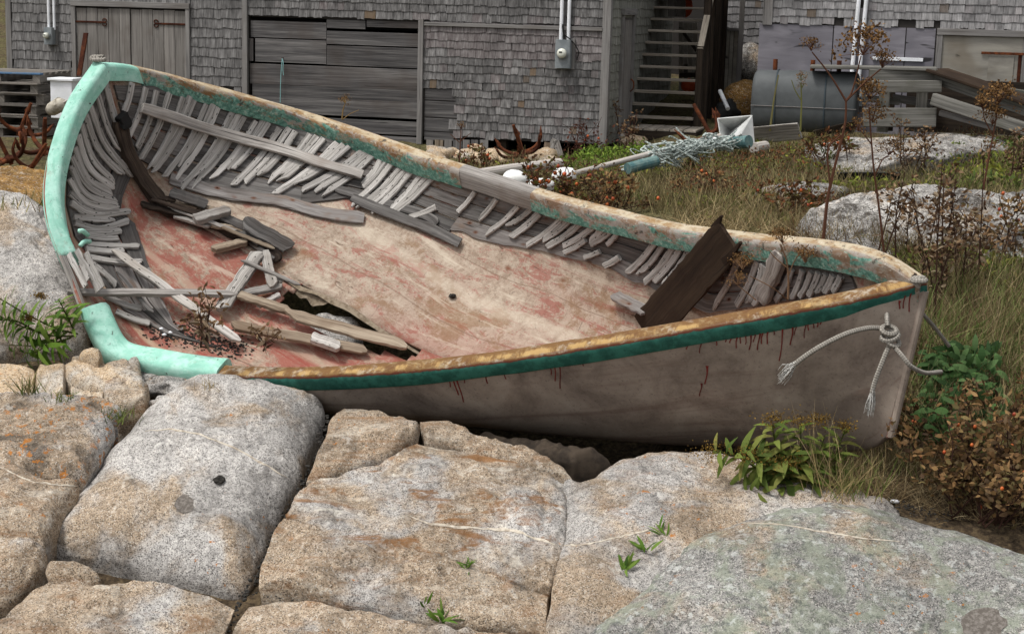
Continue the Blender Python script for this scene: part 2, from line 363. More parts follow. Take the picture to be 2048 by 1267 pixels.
def granite(name, grey=('#5f5c5a', '#9b9793', '#c4c0ba'), tan=('#5d5042', '#948370', '#bbaa94'), tanamt=.5, dark=.5, orange=.15, green=0., streak=0., sc=1.0):
    t = NT(name, .95, .1); p = t.pos()
    b1 = t.noise(p, 1.7, 5, .6, .5); b2 = t.noise(p, 0.9 * 4, 4, .65)
    fine = t.noise(p, 120 * sc, 2, .7); mid = t.noise(p, 26 * sc, 4, .65); 
    f = t.math('ADD', t.math('MULTIPLY', fine, .62), t.math('MULTIPLY', mid, .38))
    g = t.ramp(f, [(.36, grey[0]), (.49, grey[1]), (.63, grey[2])])
    w = t.ramp(f, [(.36, tan[0]), (.49, tan[1]), (.63, tan[2])])
    lo = .62 - tanamt * .3
    c = t.mix(t.step(b1, lo - .09, lo + .09), g, w)
    sp = t.voro(p, 140 * sc, out='Color'); sr = t.sep(sp)[0]
    c = t.mix(t.math('MULTIPLY', t.step(sr, .80, .86), .62), c, rgb('#24211f'))
    c = t.mix(t.math('MULTIPLY', t.step(t.sep(sp)[1], .9, .94), .45), c, rgb('#d0cbc2'))
    if streak:
        q = t.n('ShaderNodeVectorMath', operation='MULTIPLY'); t.l(p, q.inputs[0]); q.inputs[1].default_value = (1.2, 2.2, 6.5)
        st = t.noise(q.outputs[0], 1.6, 5, .65, 1.0)
        c = t.mix(t.math('MULTIPLY', t.step(st, .52, .66), streak), c, rgb('#7d5836')); c = t.mix(t.math('MULTIPLY', t.step(st, .45, .33), streak * .6), c, rgb('#cfc8ba'))
    dk = t.noise(p, 2.6, 5, .75, .3); c = t.mix(t.math('MULTIPLY', t.step(t.math('ADD', dk, t.math('MULTIPLY', t.math('SUBTRACT', fine, .5), .5)), .50, .66), dark), c, rgb('#38332e'), 'MIX')
    lw = t.noise(p, 6.5, 5, .75); c = t.mix(t.math('MULTIPLY', t.step(lw, .58, .66), .34), c, rgb('#c2bfb8'))
    if green:
        gn = t.noise(p, 3.1, 6, .72, .4); c = t.mix(t.math('MULTIPLY', t.step(gn, .46, .6), green), c, rgb('#7f8675'))
        gw = t.noise(p, 14, 5, .7); c = t.mix(t.math('MULTIPLY', t.step(gw, .56, .61), .45), c, rgb('#b9bcb8')); gd = t.noise(p, 19, 5, .7); c = t.mix(t.math('MULTIPLY', t.step(gd, .56, .62), .6), c, rgb('#4b4d4c'))
    if orange:
        o1 = t.noise(p, 16, 4, .7); o2 = t.noise(p, 1.4, 2, .5); k = t.math('MULTIPLY', t.step(o1, .66 - orange * .1, .70 - orange * .1), t.step(o2, .52, .6)); c = t.mix(t.math('MULTIPLY', k, .8), c, rgb('#a3651f'))
    hv = t.n('ShaderNodeHueSaturation'); t.l(c, hv.inputs['Color']); t.l(t.math('MULTIPLY_ADD', t.noise(p, .75, 4, .7, .6), 1.5, .28), hv.inputs['Value']); c = hv.outputs[0]
    big = t.noise(p, 9, 4, .6); bu = t.math('ADD', t.math('ADD', t.math('MULTIPLY', fine, .22), t.math('MULTIPLY', mid, .4)), t.math('MULTIPLY', big, .9))
    return t.fin(c, bu, .8, .022)
M['granite'] = granite('granite_grey', grey=('#62605d', '#a19d99', '#cbc7c1'), tanamt=.22, dark=.5, orange=.1)
M['granite_tan'] = granite('granite_tan', tanamt=.75, dark=.5, orange=.15, streak=.45)
M['granite_streak'] = granite('granite_streaked', tanamt=.55, dark=.4, orange=.15, streak=.85)
M['granite_grey2'] = granite('granite_pale_banded', tanamt=.3, dark=.35, orange=.35, streak=.25)
M['granite_green'] = granite('granite_lichen', grey=('#474644', '#7d7b78', '#a8a5a0'), tanamt=.02, dark=.25, orange=.3, green=.6)
M['granite_oran'] = granite('granite_orange_lichen', tanamt=.5, dark=.75, orange=1.0)
M['granite_pale'] = granite('granite_pale', grey=('#7a746c', '#aaa49b', '#c9c4bb'), tan=('#8a7358', '#b39c7f', '#cdbba3'), tanamt=.6, dark=.2, orange=.25)
M['granite_back'] = granite('granite_white_lichen', grey=('#3f3d3b', '#85827e', '#b5b2ad'), tanamt=.05, dark=.95, orange=.05, sc=.5)
M['ochre_rock'] = granite('ochre_rock', grey=('#5a4632', '#8a7050', '#a08765'), tan=('#5c4126', '#8a6a3f', '#b08e55'), tanamt=1.0, dark=.4, orange=.5, sc=.5)
M['darkstone'] = granite('dark_stone', grey=('#1f1d1c', '#3c3937', '#5a5653'), tan=('#2e2721', '#4d4136', '#63574a'), tanamt=.4, dark=.5, orange=.0)
M['shadestone'] = plain('painted_shade_stone', '#4a4138', .95, .1, 40, 0, 0, '#342e29', 9)  # stone colour darkened to imitate the shade under the hull
M['basalt'] = plain('dark_pebble', '#262523', .95, .1, 70, .0, 0, '#45423e', 60)
M['quartz'] = plain('quartz_vein', '#c4bbac', .9, .1, 90, 0, 0, '#9d9080', 30)
def ground_mat():
    t = NT('ground_soil', 1, .05); p = t.pos(); a = t.noise(p, 1.3, 5, .65); b = t.noise(p, 22, 4, .7)
    c = t.ramp(b, [(.3, '#241f1a'), (.5, '#4b4033'), (.7, '#6f6049')])
    c2 = t.ramp(b, [(.3, '#2b2a1c'), (.5, '#545036'), (.7, '#7d7452')])
    y = t.sep(p)[1]
    c = t.mix(t.math('MULTIPLY', t.step(y, 12.4, 14.5), t.step(a, .35, .6)), c, c2)
    return t.fin(c, b, .7, .03)
def build_ground():
    xs = np.unique(np.concatenate([np.linspace(-300, -30, 12), np.linspace(-30, -8, 16), np.arange(-8, 8.01, .11), np.linspace(8, 30, 16), np.linspace(30, 300, 12)]))
    ys = np.unique(np.concatenate([np.linspace(-40, 8, 12), np.arange(8, 17, .11), np.arange(17, 32, .3), np.linspace(32, 70, 16), np.linspace(75, 500, 16)]))
    X, Y = np.meshgrid(xs, ys, indexing='ij'); Z = ground_z(X.ravel(), Y.ravel())
    P = np.stack([X.ravel(), Y.ravel(), Z], -1); g = g_grid(P, len(xs), len(ys), P[:, :2])
    return one(g, 'ground', ground_mat(), smooth=True, kind='structure')
GROUND = build_ground()
# ------------------------------------------------------------------ rocks
RBVH = {}
def rock(name, label, poly, mat, edge=.16, r=.28, dome=.06, rough=.03, fr=2.2, seed=1, tilt=(0, 0), off=0, skirt=.5, n=220, K=46, group=None, ydepth=None, smoothn=True, facet=0, cen=None, crack=.022, grow=0, cuts=4):
    pc = np.mean(np.array(poly, float), 0); poly = [tuple(np.array(q) + grow * nrm(np.array(q, float) - pc)) for q in poly]
    if ydepth is None: B = np.array([surf_at(x, y, -edge * .75 + off) for x, y in poly])
    else: B = np.array([at(x, y, d) for (x, y), d in zip(poly, ydepth)])
    Bc = catmull(B, n, True) if smoothn else resamp(np.vstack([B, B[:1]]), n + 1)[:-1]
    wob = fbm(np.stack([Bc[:, 0] * 4, Bc[:, 1] * 4, Bc[:, 2]], -1), 4, seed) * .022
    c = Bc.mean(0) if cen is None else (surf_at(cen[0], cen[1], off))
    dirs = nrm((Bc - c)[:, :2]); Bx = Bc[:, :2] + dirs * wob[:, None]
    k = np.linspace(0, 1, K); rho = 1 - (1 - k) ** 1.7
    XY = c[:2] + rho[:, None, None] * (Bx - c[:2])[None]; X = XY.reshape(-1, 2)
    seg_a, seg_b = Bx, np.roll(Bx, -1, 0); d = np.full(len(X), 9e9)
    for i in range(0, n, 2):
        a = seg_a[i]; b = Bx[(i + 2) % n]; ab = b - a; tt = np.clip(((X - a) @ ab) / (ab @ ab + 1e-9), 0, 1); d = np.minimum(d, np.linalg.norm(X - a - tt[:, None] * ab, axis=1))
    d[-n:] = 0
    e = np.clip(d / r, 0, 1); dm = d.max() + 1e-6
    if ydepth is None: base = S0(X[:, 0], X[:, 1]) + off
    else:  # thin-plate-like fill from the boundary heights
        A = np.c_[B[:, :2], np.ones(len(B))]; co, *_ = np.linalg.lstsq(A, B[:, 2], rcond=None); base = X @ co[:2] + co[2] + edge * .75
    P3 = np.stack([X[:, 0], X[:, 1], base], -1)
    z = base - edge * (1 - np.sqrt(np.clip(1 - (1 - e) ** 2, 0, 1))) + dome * (1 - (1 - np.clip(d / dm, 0, 1)) ** 2)
    z = z + (X - c[:2]) @ np.asarray(tilt, float)
    z = z + rough * fbm(P3 * fr + seed * 7.3, 4, seed) + rough * .3 * fbm(P3 * fr * 6 + seed * 3.3, 3, seed + 5)
    if facet: z = z + facet * np.abs(fbm(P3 * fr * .8 + seed, 2, seed + 9)) - facet * .5
    rf = random.Random(seed * 3 + 1); rad = np.linalg.norm(X - c[:2], axis=1).max()
    for q in range(cuts):
        an = rf.uniform(0, 6.283); dr = np.array([math.cos(an), math.sin(an)]); rd = np.abs((Bx - c[:2]) @ dr).max(); off_ = rf.uniform(.15, .75) * rd; zp = base + dome * .9 - rf.uniform(.12, .4) * ((X - c[:2]) @ dr - off_) + .006 * fbm(P3 * 4 + q, 3, seed + q); z = np.minimum(z, zp)
    z = z + .010 * fbm(P3 * 9 + seed, 3, seed + 2)
    if crack: cn = fbm(P3 * np.array([1.1, .8, 1]) + seed * 5.7, 3, seed + 21); z = z - crack * np.exp(-(cn / .035) ** 2) * np.clip(e * 1.5, 0, 1); cn = fbm(P3 * np.array([.5, 1.6, 1]) + seed * 2.7, 3, seed + 31); z = z - crack * .8 * np.exp(-(cn / .03) ** 2)
    V = np.stack([X[:, 0], X[:, 1], z], -1)
    rim = V[-n:]; sk = []
    for q, (o_, dz) in enumerate(((-.004, .06), (-.02, .2), (-.03, 1.0))):
        v = rim.copy(); v[:, :2] += dirs * (o_ * 1.0); v[:, 2] -= dz * skirt; v[:, :2] += (fbm(v * 5 + seed, 2, seed) * .012)[:, None]; sk.append(v)
    V = np.vstack([V] + sk); rows = K + 3
    V[:n] = V[:n].mean(0)
    F = [(i * n + j, (i + 1) * n + j, (i + 1) * n + (j + 1) % n, i * n + (j + 1) % n) for i in range(rows - 1) for j in range(n)]
    o = obj(name, V, F, M[mat], uv=V[:, :2], smooth=True, label=label, cat='rock', group=group)
    RBVH[o.name] = BVHTree.FromPolygons(V.tolist(), F)
    return o
def hit(bvh, px, py):
    d = ray(px, py); h = bvh.ray_cast(Vector(EYE), Vector(d)); 
    if h[0] is None: return None, None
    n = np.array(h[1]); 
    if n @ d > 0: n = -n
    return np.array(h[0]), n
def vein(o, pts, w=.012, lift=.003, name='quartz_vein', mat='quartz', seed=1):
    P = resamp(pts, 40); V = []; ok = []
    for i, (x, y) in enumerate(P):
        h, n = hit(RBVH[o.name], x, y + 2.5 * n1(i * .6, seed))
        if h is None: continue
        ok.append((h, n))
    if len(ok) < 3: return
    H = np.array([h for h, n in ok]); Nn = np.array([n for h, n in ok]); T = nrm(np.gradient(H, axis=0)); A = nrm(np.cross(T, Nn)); L = len(H)
    ww = w * .75 * (1 + .9 * np.array([n1(i * .45, seed + 3) for i in range(L)])) * np.minimum(1, np.minimum(np.arange(L), L - 1 - np.arange(L)) / 4 + .1)
    g = g_bar(H + Nn * lift * .1, A, Nn, ww, lift * 2.2, .0)
    return one(g, name, M[mat], o, smooth=False)
R1 = rock('granite_boulder', 'large pale rounded granite boulder below the mint rail, left of the diagonal crack', [(372,786),(440,785),(540,795),(650,818),(638,880),(610,945),(556,1045),(495,1162),(400,1150),(250,1120),(100,1100),(92,1085),(140,1010),(215,920),(290,835)], 'granite', edge=.19, r=.30, dome=.13, rough=.03, seed=3, crack=.008, grow=-6, off=-.15, cuts=1, n=280, K=60, tilt=(-.02, 0.04), cen=(400, 960))
R2a = rock('granite_block', 'small tan granite block wedged under the hull right of the pale boulder', [(690,824),(760,832),(835,862),(832,880),(800,908),(740,930),(640,948),(612,950),(640,900),(668,850)], 'granite_tan', edge=.09, r=.06, dome=.02, rough=.05, seed=5, grow=1, smoothn=False, facet=.03)
R2b = rock('granite_slab', 'broad tan granite slab with a pale vein in the middle of the foreground', [(835,890),(930,905),(1060,935),(1128,962),(1132,1040),(1118,1110),(1100,1180),(1000,1160),(900,1125),(740,1098),(640,1065),(568,1035),(605,985),(640,955),(745,938),(800,915)], 'granite_streak', edge=.04, r=.08, dome=.03, rough=.05, seed=8, grow=3, cuts=3, smoothn=False, n=280, K=60)
R2c = rock('granite_slab', 'long tan granite ledge below the broad vein slab, above the bottom crack', [(562,1036),(640,1062),(740,1096),(900,1128),(1000,1165),(1102,1190),(1095,1262),(960,1255),(850,1225),(720,1205),(600,1170),(520,1158),(522,1120),(540,1070)], 'granite_tan', edge=.10, r=.10, dome=.03, rough=.05, seed=11, grow=-1, smoothn=False, n=260, K=56, tilt=(0, -.03))
R3 = rock('granite_slab', 'grey banded granite hump under the bow, right of the seam', [(1132,960),(1175,962),(1225,930),(1300,912),(1400,905),(1490,920),(1600,950),(1720,985),(1800,1020),(1760,1085),(1600,1095),(1480,1100),(1400,1140),(1320,1200),(1240,1275),(1105,1290),(1104,1200),(1120,1110),(1134,1040)], 'granite_grey2', edge=.05, r=.22, dome=.10, rough=.035, seed=13, crack=.012, cuts=1, grow=2)
R4 = rock('granite_outcrop', 'big smooth grey green lichened granite outcrop at the bottom right', [(1140,1290),(1210,1230),(1300,1150),(1380,1080),(1470,1040),(1600,1012),(1740,1018),(1860,1060),(2060,1120),(2250,1160),(2350,1400),(1900,1480),(1400,1440),(1100,1340)], 'granite_green', edge=.2, r=.7, dome=.16, rough=.03, fr=1.6, seed=17, off=.06, n=300, crack=.006, cuts=0)
R5 = rock('granite_slab', 'tan granite slab in the bottom left corner under the pale boulder', [(105,1152),(200,1174),(300,1182),(420,1192),(474,1200),(470,1215),(440,1275),(420,1400),(-200,1420),(-260,1290),(10,1245),(60,1180)], 'granite_tan', edge=.09, r=.08, dome=.02, rough=.05, seed=19, grow=-3, smoothn=False, facet=.03)
R6 = rock('granite_slab', 'tan granite slab cut by the bottom edge, strewn with dark chips', [(494,1198),(560,1196),(680,1214),(820,1241),(930,1268),(1090,1281),(1080,1420),(430,1430),(455,1260)], 'granite_tan', edge=.08, r=.07, dome=.02, rough=.04, seed=23, grow=-4, smoothn=False)
R7 = rock('granite_boulder', 'dark speckled boulder with orange lichen at the left edge', [(-220,800),(60,808),(170,822),(228,850),(225,880),(190,940),(150,962),(60,955),(-220,930)], 'granite_oran', edge=.13, r=.13, dome=.05, rough=.04, seed=29, grow=-3)
R8 = rock('granite_boulder', 'tan grey rounded rock on the left edge below the orange lichened boulder', [(-240,935),(20,940),(90,968),(160,972),(140,1010),(95,1085),(60,1098),(-240,1095)], 'granite_tan', edge=.14, r=.13, dome=.04, rough=.04, seed=31, grow=-2)
R9 = rock('granite_stone', 'low brown stone at the left edge above the corner slab', [(-50,1098),(40,1092),(92,1105),(95,1130),(65,1160),(20,1190),(-50,1200)], 'granite_tan', edge=.10, r=.14, dome=.05, rough=.03, seed=33)
rock('granite_stone', 'flat stone squeezed under the front of the pale boulder', [(95,1135),(130,1130),(195,1148),(200,1165),(160,1170),(110,1160)], 'granite_tan', edge=.06, r=.08, dome=.03, rough=.02, seed=35, n=90, K=20)
R11 = rock('granite_slab', 'pale sloping ledge at the left below the goldenrod', [(-260,662),(60,668),(160,700),(240,728),(290,770),(250,790),(140,765),(60,740),(-260,745)], 'granite_pale', edge=.09, r=.05, dome=.01, rough=.05, seed=37, facet=.08, off=-.05, crack=.04)
rock('granite_block', 'angular pale block at the left edge above the orange lichened boulder', [(-40,742),(60,742),(72,760),(62,800),(-40,805)], 'granite_pale', edge=.12, r=.03, dome=.0, off=-.05, rough=.04, seed=41, facet=.04, smoothn=False, n=120, K=24)
rock('granite_block', 'squarish pale block left of the dark slit, by the grass tuft', [(75,738),(140,732),(148,745),(128,800),(70,798)], 'granite_pale', edge=.12, r=.03, dome=.0, off=-.05, rough=.04, seed=43, facet=.04, smoothn=False, n=120, K=24)
rock('granite_block', 'pale cracked block right of the dark slit, above the pale boulder', [(152,748),(205,735),(215,760),(205,815),(140,822),(138,800)], 'granite_pale', edge=.12, r=.03, dome=.0, off=-.05, rough=.04, seed=45, facet=.04, smoothn=False, n=120, K=24)
rock('granite_block', 'brown cracked block under the mint rail end', [(210,742),(262,752),(300,780),(290,815),(240,830),(208,815)], 'granite_tan', edge=.12, r=.03, dome=.0, off=-.05, rough=.05, seed=47, facet=.05, smoothn=False, n=120, K=24)
rock('granite_stone', 'flat angular shard just under the broken mint rail', [(140,690),(190,700),(215,712),(200,725),(160,715)], 'granite_pale', edge=.05, r=.05, dome=.02, rough=.03, seed=49, smoothn=False, n=90, K=18, off=.05)
rock('granite_stone', 'tan pebbly strip of rock above the orange lichened boulder', [(-40,800),(70,800),(140,808),(215,815),(238,835),(180,835),(60,822),(-40,818)], 'granite_oran', edge=.08, r=.08, dome=.03, rough=.03, seed=51, off=.02)
R10 = rock('granite_boulder', 'tall grey boulder behind the stern rail at the left edge', [(-80,430),(30,420),(85,418),(112,440),(140,520),(175,600),(170,672),(60,684),(-80,684)], 'granite', edge=.25, r=.4, dome=.18, rough=.04, seed=53, ydepth=[15.2,15.2,15.1,14.9,14.4,13.9,13.3,13.2,13.2])
rock('granite_stone', 'narrow grey stone at the left edge under the goldenrod leaves', [(-60,638),(40,640),(90,655),(60,670),(-60,664)], 'granite', edge=.06, r=.08, dome=.03, rough=.03, seed=55, off=.02)
R12 = rock('granite_outcrop', 'white and black lichened rock hump in the weeds behind the bow', [(1585,478),(1640,432),(1720,402),(1800,388),(1870,395),(1960,402),(2100,415),(2120,540),(1900,545),(1700,520)], 'granite_back', edge=.2, r=.6, dome=.12, rough=.07, seed=57, ydepth=[15.8,16.6,17,17.2,17.2,17,17,14.5,14.5,15])
rock('granite_outcrop', 'low white lichened rock in the weeds in front of the timber ramp', [(1610,305),(1640,296),(1720,284),(1800,278),(1900,276),(2010,285),(1990,300),(1800,318),(1680,320)], 'granite_back', edge=.08, r=.3, dome=.04, rough=.05, seed=59, ydepth=[22,23,23.6,24,24,24,22,20.5,20.5])
rock('granite_outcrop', 'pale flat rock strip in the grass left of the lichened hump', [(1500,395),(1560,378),(1680,370),(1700,380),(1640,395),(1560,402)], 'granite_back', edge=.06, r=.2, dome=.05, rough=.03, seed=61, ydepth=[18,18.8,19.2,19,18,17.6], n=90, K=20)
rock('ochre_outcrop', 'brown ochre rock in front of the rusty anchors at the left edge', [(-60,390),(20,362),(80,352),(130,370),(120,405),(40,415),(-60,412)], 'ochre_rock', edge=.15, r=.3, dome=.12, rough=.05, seed=63, ydepth=[18,19,19.2,19,17,16.5,16.5], n=120, K=26)
one(g_ball(at(640, 640, 14.0) - np.array([0, 0, .20]), .34, .26, .24, 26, 18, .22, 9, 1.6), 'granite_boulder', M['granite'], smooth=True, label='rough grey rock seen through the hole in the boat', cat='rock')
vein(R1, [(290,862),(340,858),(400,868),(480,900),(540,935),(575,955)], .022, seed=2)
vein(R2b, [(810,1028),(860,1048),(940,1055),(1030,1060),(1070,1075),(1115,1090)], .026, seed=3)
vein(R3, [(1118,1092),(1180,1088),(1250,1070),(1300,1060)], .018, seed=4)
vein(R4, [(1385,1062),(1480,1045),(1560,1048),(1640,1062),(1720,1075),(1800,1082)], .018, seed=5)
vein(R8, [(0,935),(60,962),(120,970),(155,972)], .014, seed=6)
def on_rock(px, py):
    best = None
    for k, b in RBVH.items():
        h, n = hit(b, px, py)
        if h is not None and (best is None or h[1] < best[0][1]): best = (h, n)
    return best if best else (surf_at(px, py), np.array([0, -.3, .95]))
# patches on the boulder: dark inclusions, one black chip of stone lying on it
h, n = on_rock(368, 1008); A = nrm(np.cross(n, [0, 0, 1.0])); Bv = np.cross(n, A)
th = np.linspace(0, 2 * math.pi, 22)[:-1]; rr = .062 * (1 + .15 * np.sin(3 * th + 1) + .08 * np.sin(5 * th))
def patch(o, px, py, rad, asp=1, seed=0, mat='darkpatch', name='dark_inclusion', lift=.004):
    V = [];
    h0, n0 = hit(RBVH[o.name], px, py)
    if h0 is None: return
    ring = [(px + 250 * rad * math.cos(a) * asp * (1 + .18 * n1(i * .9, seed)), py + 250 * rad * math.sin(a) * (1 + .18 * n1(i * .9, seed))) for i, a in enumerate(th)]
    rings = [[(px + (x - px) * q, py + (y - py) * q) for x, y in ring] for q in (1.0, .6, .25)]
    for rg in rings:
        for x, y in rg:
            hh, nn = hit(RBVH[o.name], x, y); hh = h0 if hh is None else hh; nn = n0 if nn is None else nn; V.append(hh + nn * lift)
    k = len(ring); F = [(q * k + j, q * k + (j + 1) % k, (q + 1) * k + (j + 1) % k, (q + 1) * k + j) for q in (0, 1) for j in range(k)] + [tuple(2 * k + j for j in range(k))]
    return obj(name, V, F, M[mat], o, smooth=True)
M['darkpatch'] = plain('mafic_inclusion', '#5d5751', .95, .1, 80, 0, 0, '#7b756f', 45)
patch(R1, 368, 1008, .075, 1.0, 1); patch(R4, 1965, 1250, .14, 1.3, 4)
h, n = on_rock(438, 962)
one(g_ball(h + n * .012, .045, .035, .03, 9, 6, .35, 3), 'stone_chip', M['basalt'], label='small black stone chip lying on the pale boulder', cat='stone')
h, n = on_rock(905, 595)
# dark chips in the cracks and on the slab: too many and too small to pick apart
mb = MB(); 
def chips(line, cnt, spread, smin, smax, deep=-.16):
    P = resamp(line, cnt)
    for i, (x, y) in enumerate(P):
        x += random.gauss(0, spread); y += random.gauss(0, spread * .6); h = surf_at(x, y, deep)
        g = g_ball(h + np.array([0, 0, .004]), random.uniform(smin, smax), random.uniform(smin, smax), random.uniform(smin, smax) * .55, 6, 4, .4, i); mb.add(*g)
chips([(655,830),(640,900),(600,980),(560,1050),(510,1160),(470,1220),(450,1260)], 170, 5, .006, .02)
chips([(480,1185),(640,1200),(760,1215),(900,1245)], 40, 8, .005, .012)
chips([(1700,1005),(1760,1010),(1830,1020),(1900,1040)], 140, 14, .004, .012, -.03)
chips([(1095,1190),(1090,1262)], 20, 3, .005, .012); chips([(540,1225),(680,1240)], 16, 14, .005, .012)
mb.build('stone_chips', M['basalt'], label='dark stone chips filling the cracks between the slabs', cat='stone chips', kind='stuff')
def dstone(px, py, Y, s, seed, label, mat='darkstone'):
    p = at(px, py, Y); return one(g_ball(p - np.array([0, 0, .03]), s * 1.6, s, s * .7, 30, 20, .55, seed, 1.1), 'stone', M[mat], smooth=True, label=label, cat='stone', group='stones in the shade under the boat')
rock('granite_ledge', 'shaded granite ledge in the gap between the broad slab and the hull', [(838,866),(900,862),(970,880),(1060,902),(1125,930),(1150,955),(1080,945),(1000,925),(920,905),(850,892)], 'granite_tan', edge=.08, r=.05, dome=.02, rough=.06, seed=91, off=-.08, facet=.06, smoothn=False, n=160, K=30)
rock('granite_ledge', 'lower ledge painted dark as in shade, deep in the gap under the hull', [(960,858),(1080,880),(1180,905),(1230,925),(1150,930),(1050,905)], 'shadestone', edge=.08, r=.05, dome=.02, rough=.07, seed=93, off=-.16, facet=.06, smoothn=False, n=140, K=26)
for i, (px, py, Y, s, lb) in enumerate([
    (330,770,12.6,.11,'small grey stone under the mint rail, right of the brown block'),(370,765,12.5,.10,'small dark stone under the worn end of the mint rail'),(300,748,12.8,.09,'small angular stone close under the mint rail'),(265,722,12.95,.09,'small shard under the left end of the mint rail'),(335,800,12.2,.08,'small brown stone behind the top of the pale boulder')]):
    dstone(px, py, Y, s, 80 + i, lb, 'granite')
# ------------------------------------------------------------------ buildings behind
def shingle_mat(name, lo, mid, hi, pink=.14):
    t = NT(name, .95, .12); v = t.uv(); g1 = t.noise(t.mapv(v, (55, 5, 1)), 1, 3, .6, .4); g2 = t.noise(t.mapv(v, (14, 3, 1)), 1, 3, .6)
    g = t.math('ADD', t.math('MULTIPLY', g1, .5), t.math('MULTIPLY', g2, .5)); c = t.ramp(g, [(.3, lo), (.5, mid), (.7, hi)])
    oi = t.rnd(); r2 = t.math('FRACT', t.math('MULTIPLY', oi, 17.31)); c = t.mix(t.math('MULTIPLY', t.step(r2, .78, .9), pink), c, rgb('#84696a'))
    r3 = t.math('FRACT', t.math('MULTIPLY', oi, 57.7)); c = t.mix(t.math('MULTIPLY', t.step(r3, .965, .975), .75), c, rgb('#66543f'))
    pz = t.noise(t.pos(), 1.1, 3, .6); c = t.mix(t.math('MULTIPLY', t.step(pz, .48, .68), .4), c, lo)
    return t.fin(t.var(c, .24), g1, .5, .004)
M['shingle'] = shingle_mat('cedar_shingle', rgb('#343333'), rgb('#6b6968'), rgb('#979594'))
M['shingle_side'] = shingle_mat('side_wall_shingle', rgb('#4a4a44'), rgb('#77776f'), rgb('#9b9b93'), .1)  # side wall shingles, paler and slightly greenish grey
M['shingle_pale'] = shingle_mat('pale_shingle', rgb('#5a5858'), rgb('#8b8989'), rgb('#b1afae'), .1)
M['slate'] = shingle_mat('dark_roof_shingle', rgb('#26262b'), rgb('#3a3a42'), rgb('#4b4b54'), 0)
_sh = {}
def shingle_mesh(mat, var):
    if (mat, var) in _sh: return _sh[(mat, var)]
    rn = random.Random(var + 40); n = 5; V = []; U = []
    # local: x across 0..1, y out of the wall, z up 0..1 (butt edge at 0)
    for j in range(n):
        x = j / (n - 1) * .965 + .0175; dz = rn.uniform(-.05, .05); y0 = rn.uniform(-.1, .1)
        V += [(x, -.020 - .002 * y0, dz), (x, -.006, 1.25), (x, 0.0, 1.25), (x, 0.0, dz)]; U += [(x * .14 + var, 0), (x * .14 + var, .2), (x * .14 + var, .2), (x * .14 + var, 0)]
    F = [(j * 4 + q, j * 4 + (q + 1) % 4, (j + 1) * 4 + (q + 1) % 4, (j + 1) * 4 + q) for j in range(n - 1) for q in (0, 1, 3)] + [(0, 3, 2, 1), tuple((n - 1) * 4 + q for q in range(4))]
    me = bpy.data.meshes.new('shingle'); me.from_pydata(V, [], F); me.materials.append(M[mat]); l = me.uv_layers.new(name='UVMap'); vi = np.zeros(len(me.loops), np.int32); me.loops.foreach_get('vertex_index', vi); l.data.foreach_set('uv', np.array(U, np.float32)[vi].ravel()); me.update()
    _sh[(mat, var)] = (me, np.array(V), F, np.array(U)); return _sh[(mat, var)]
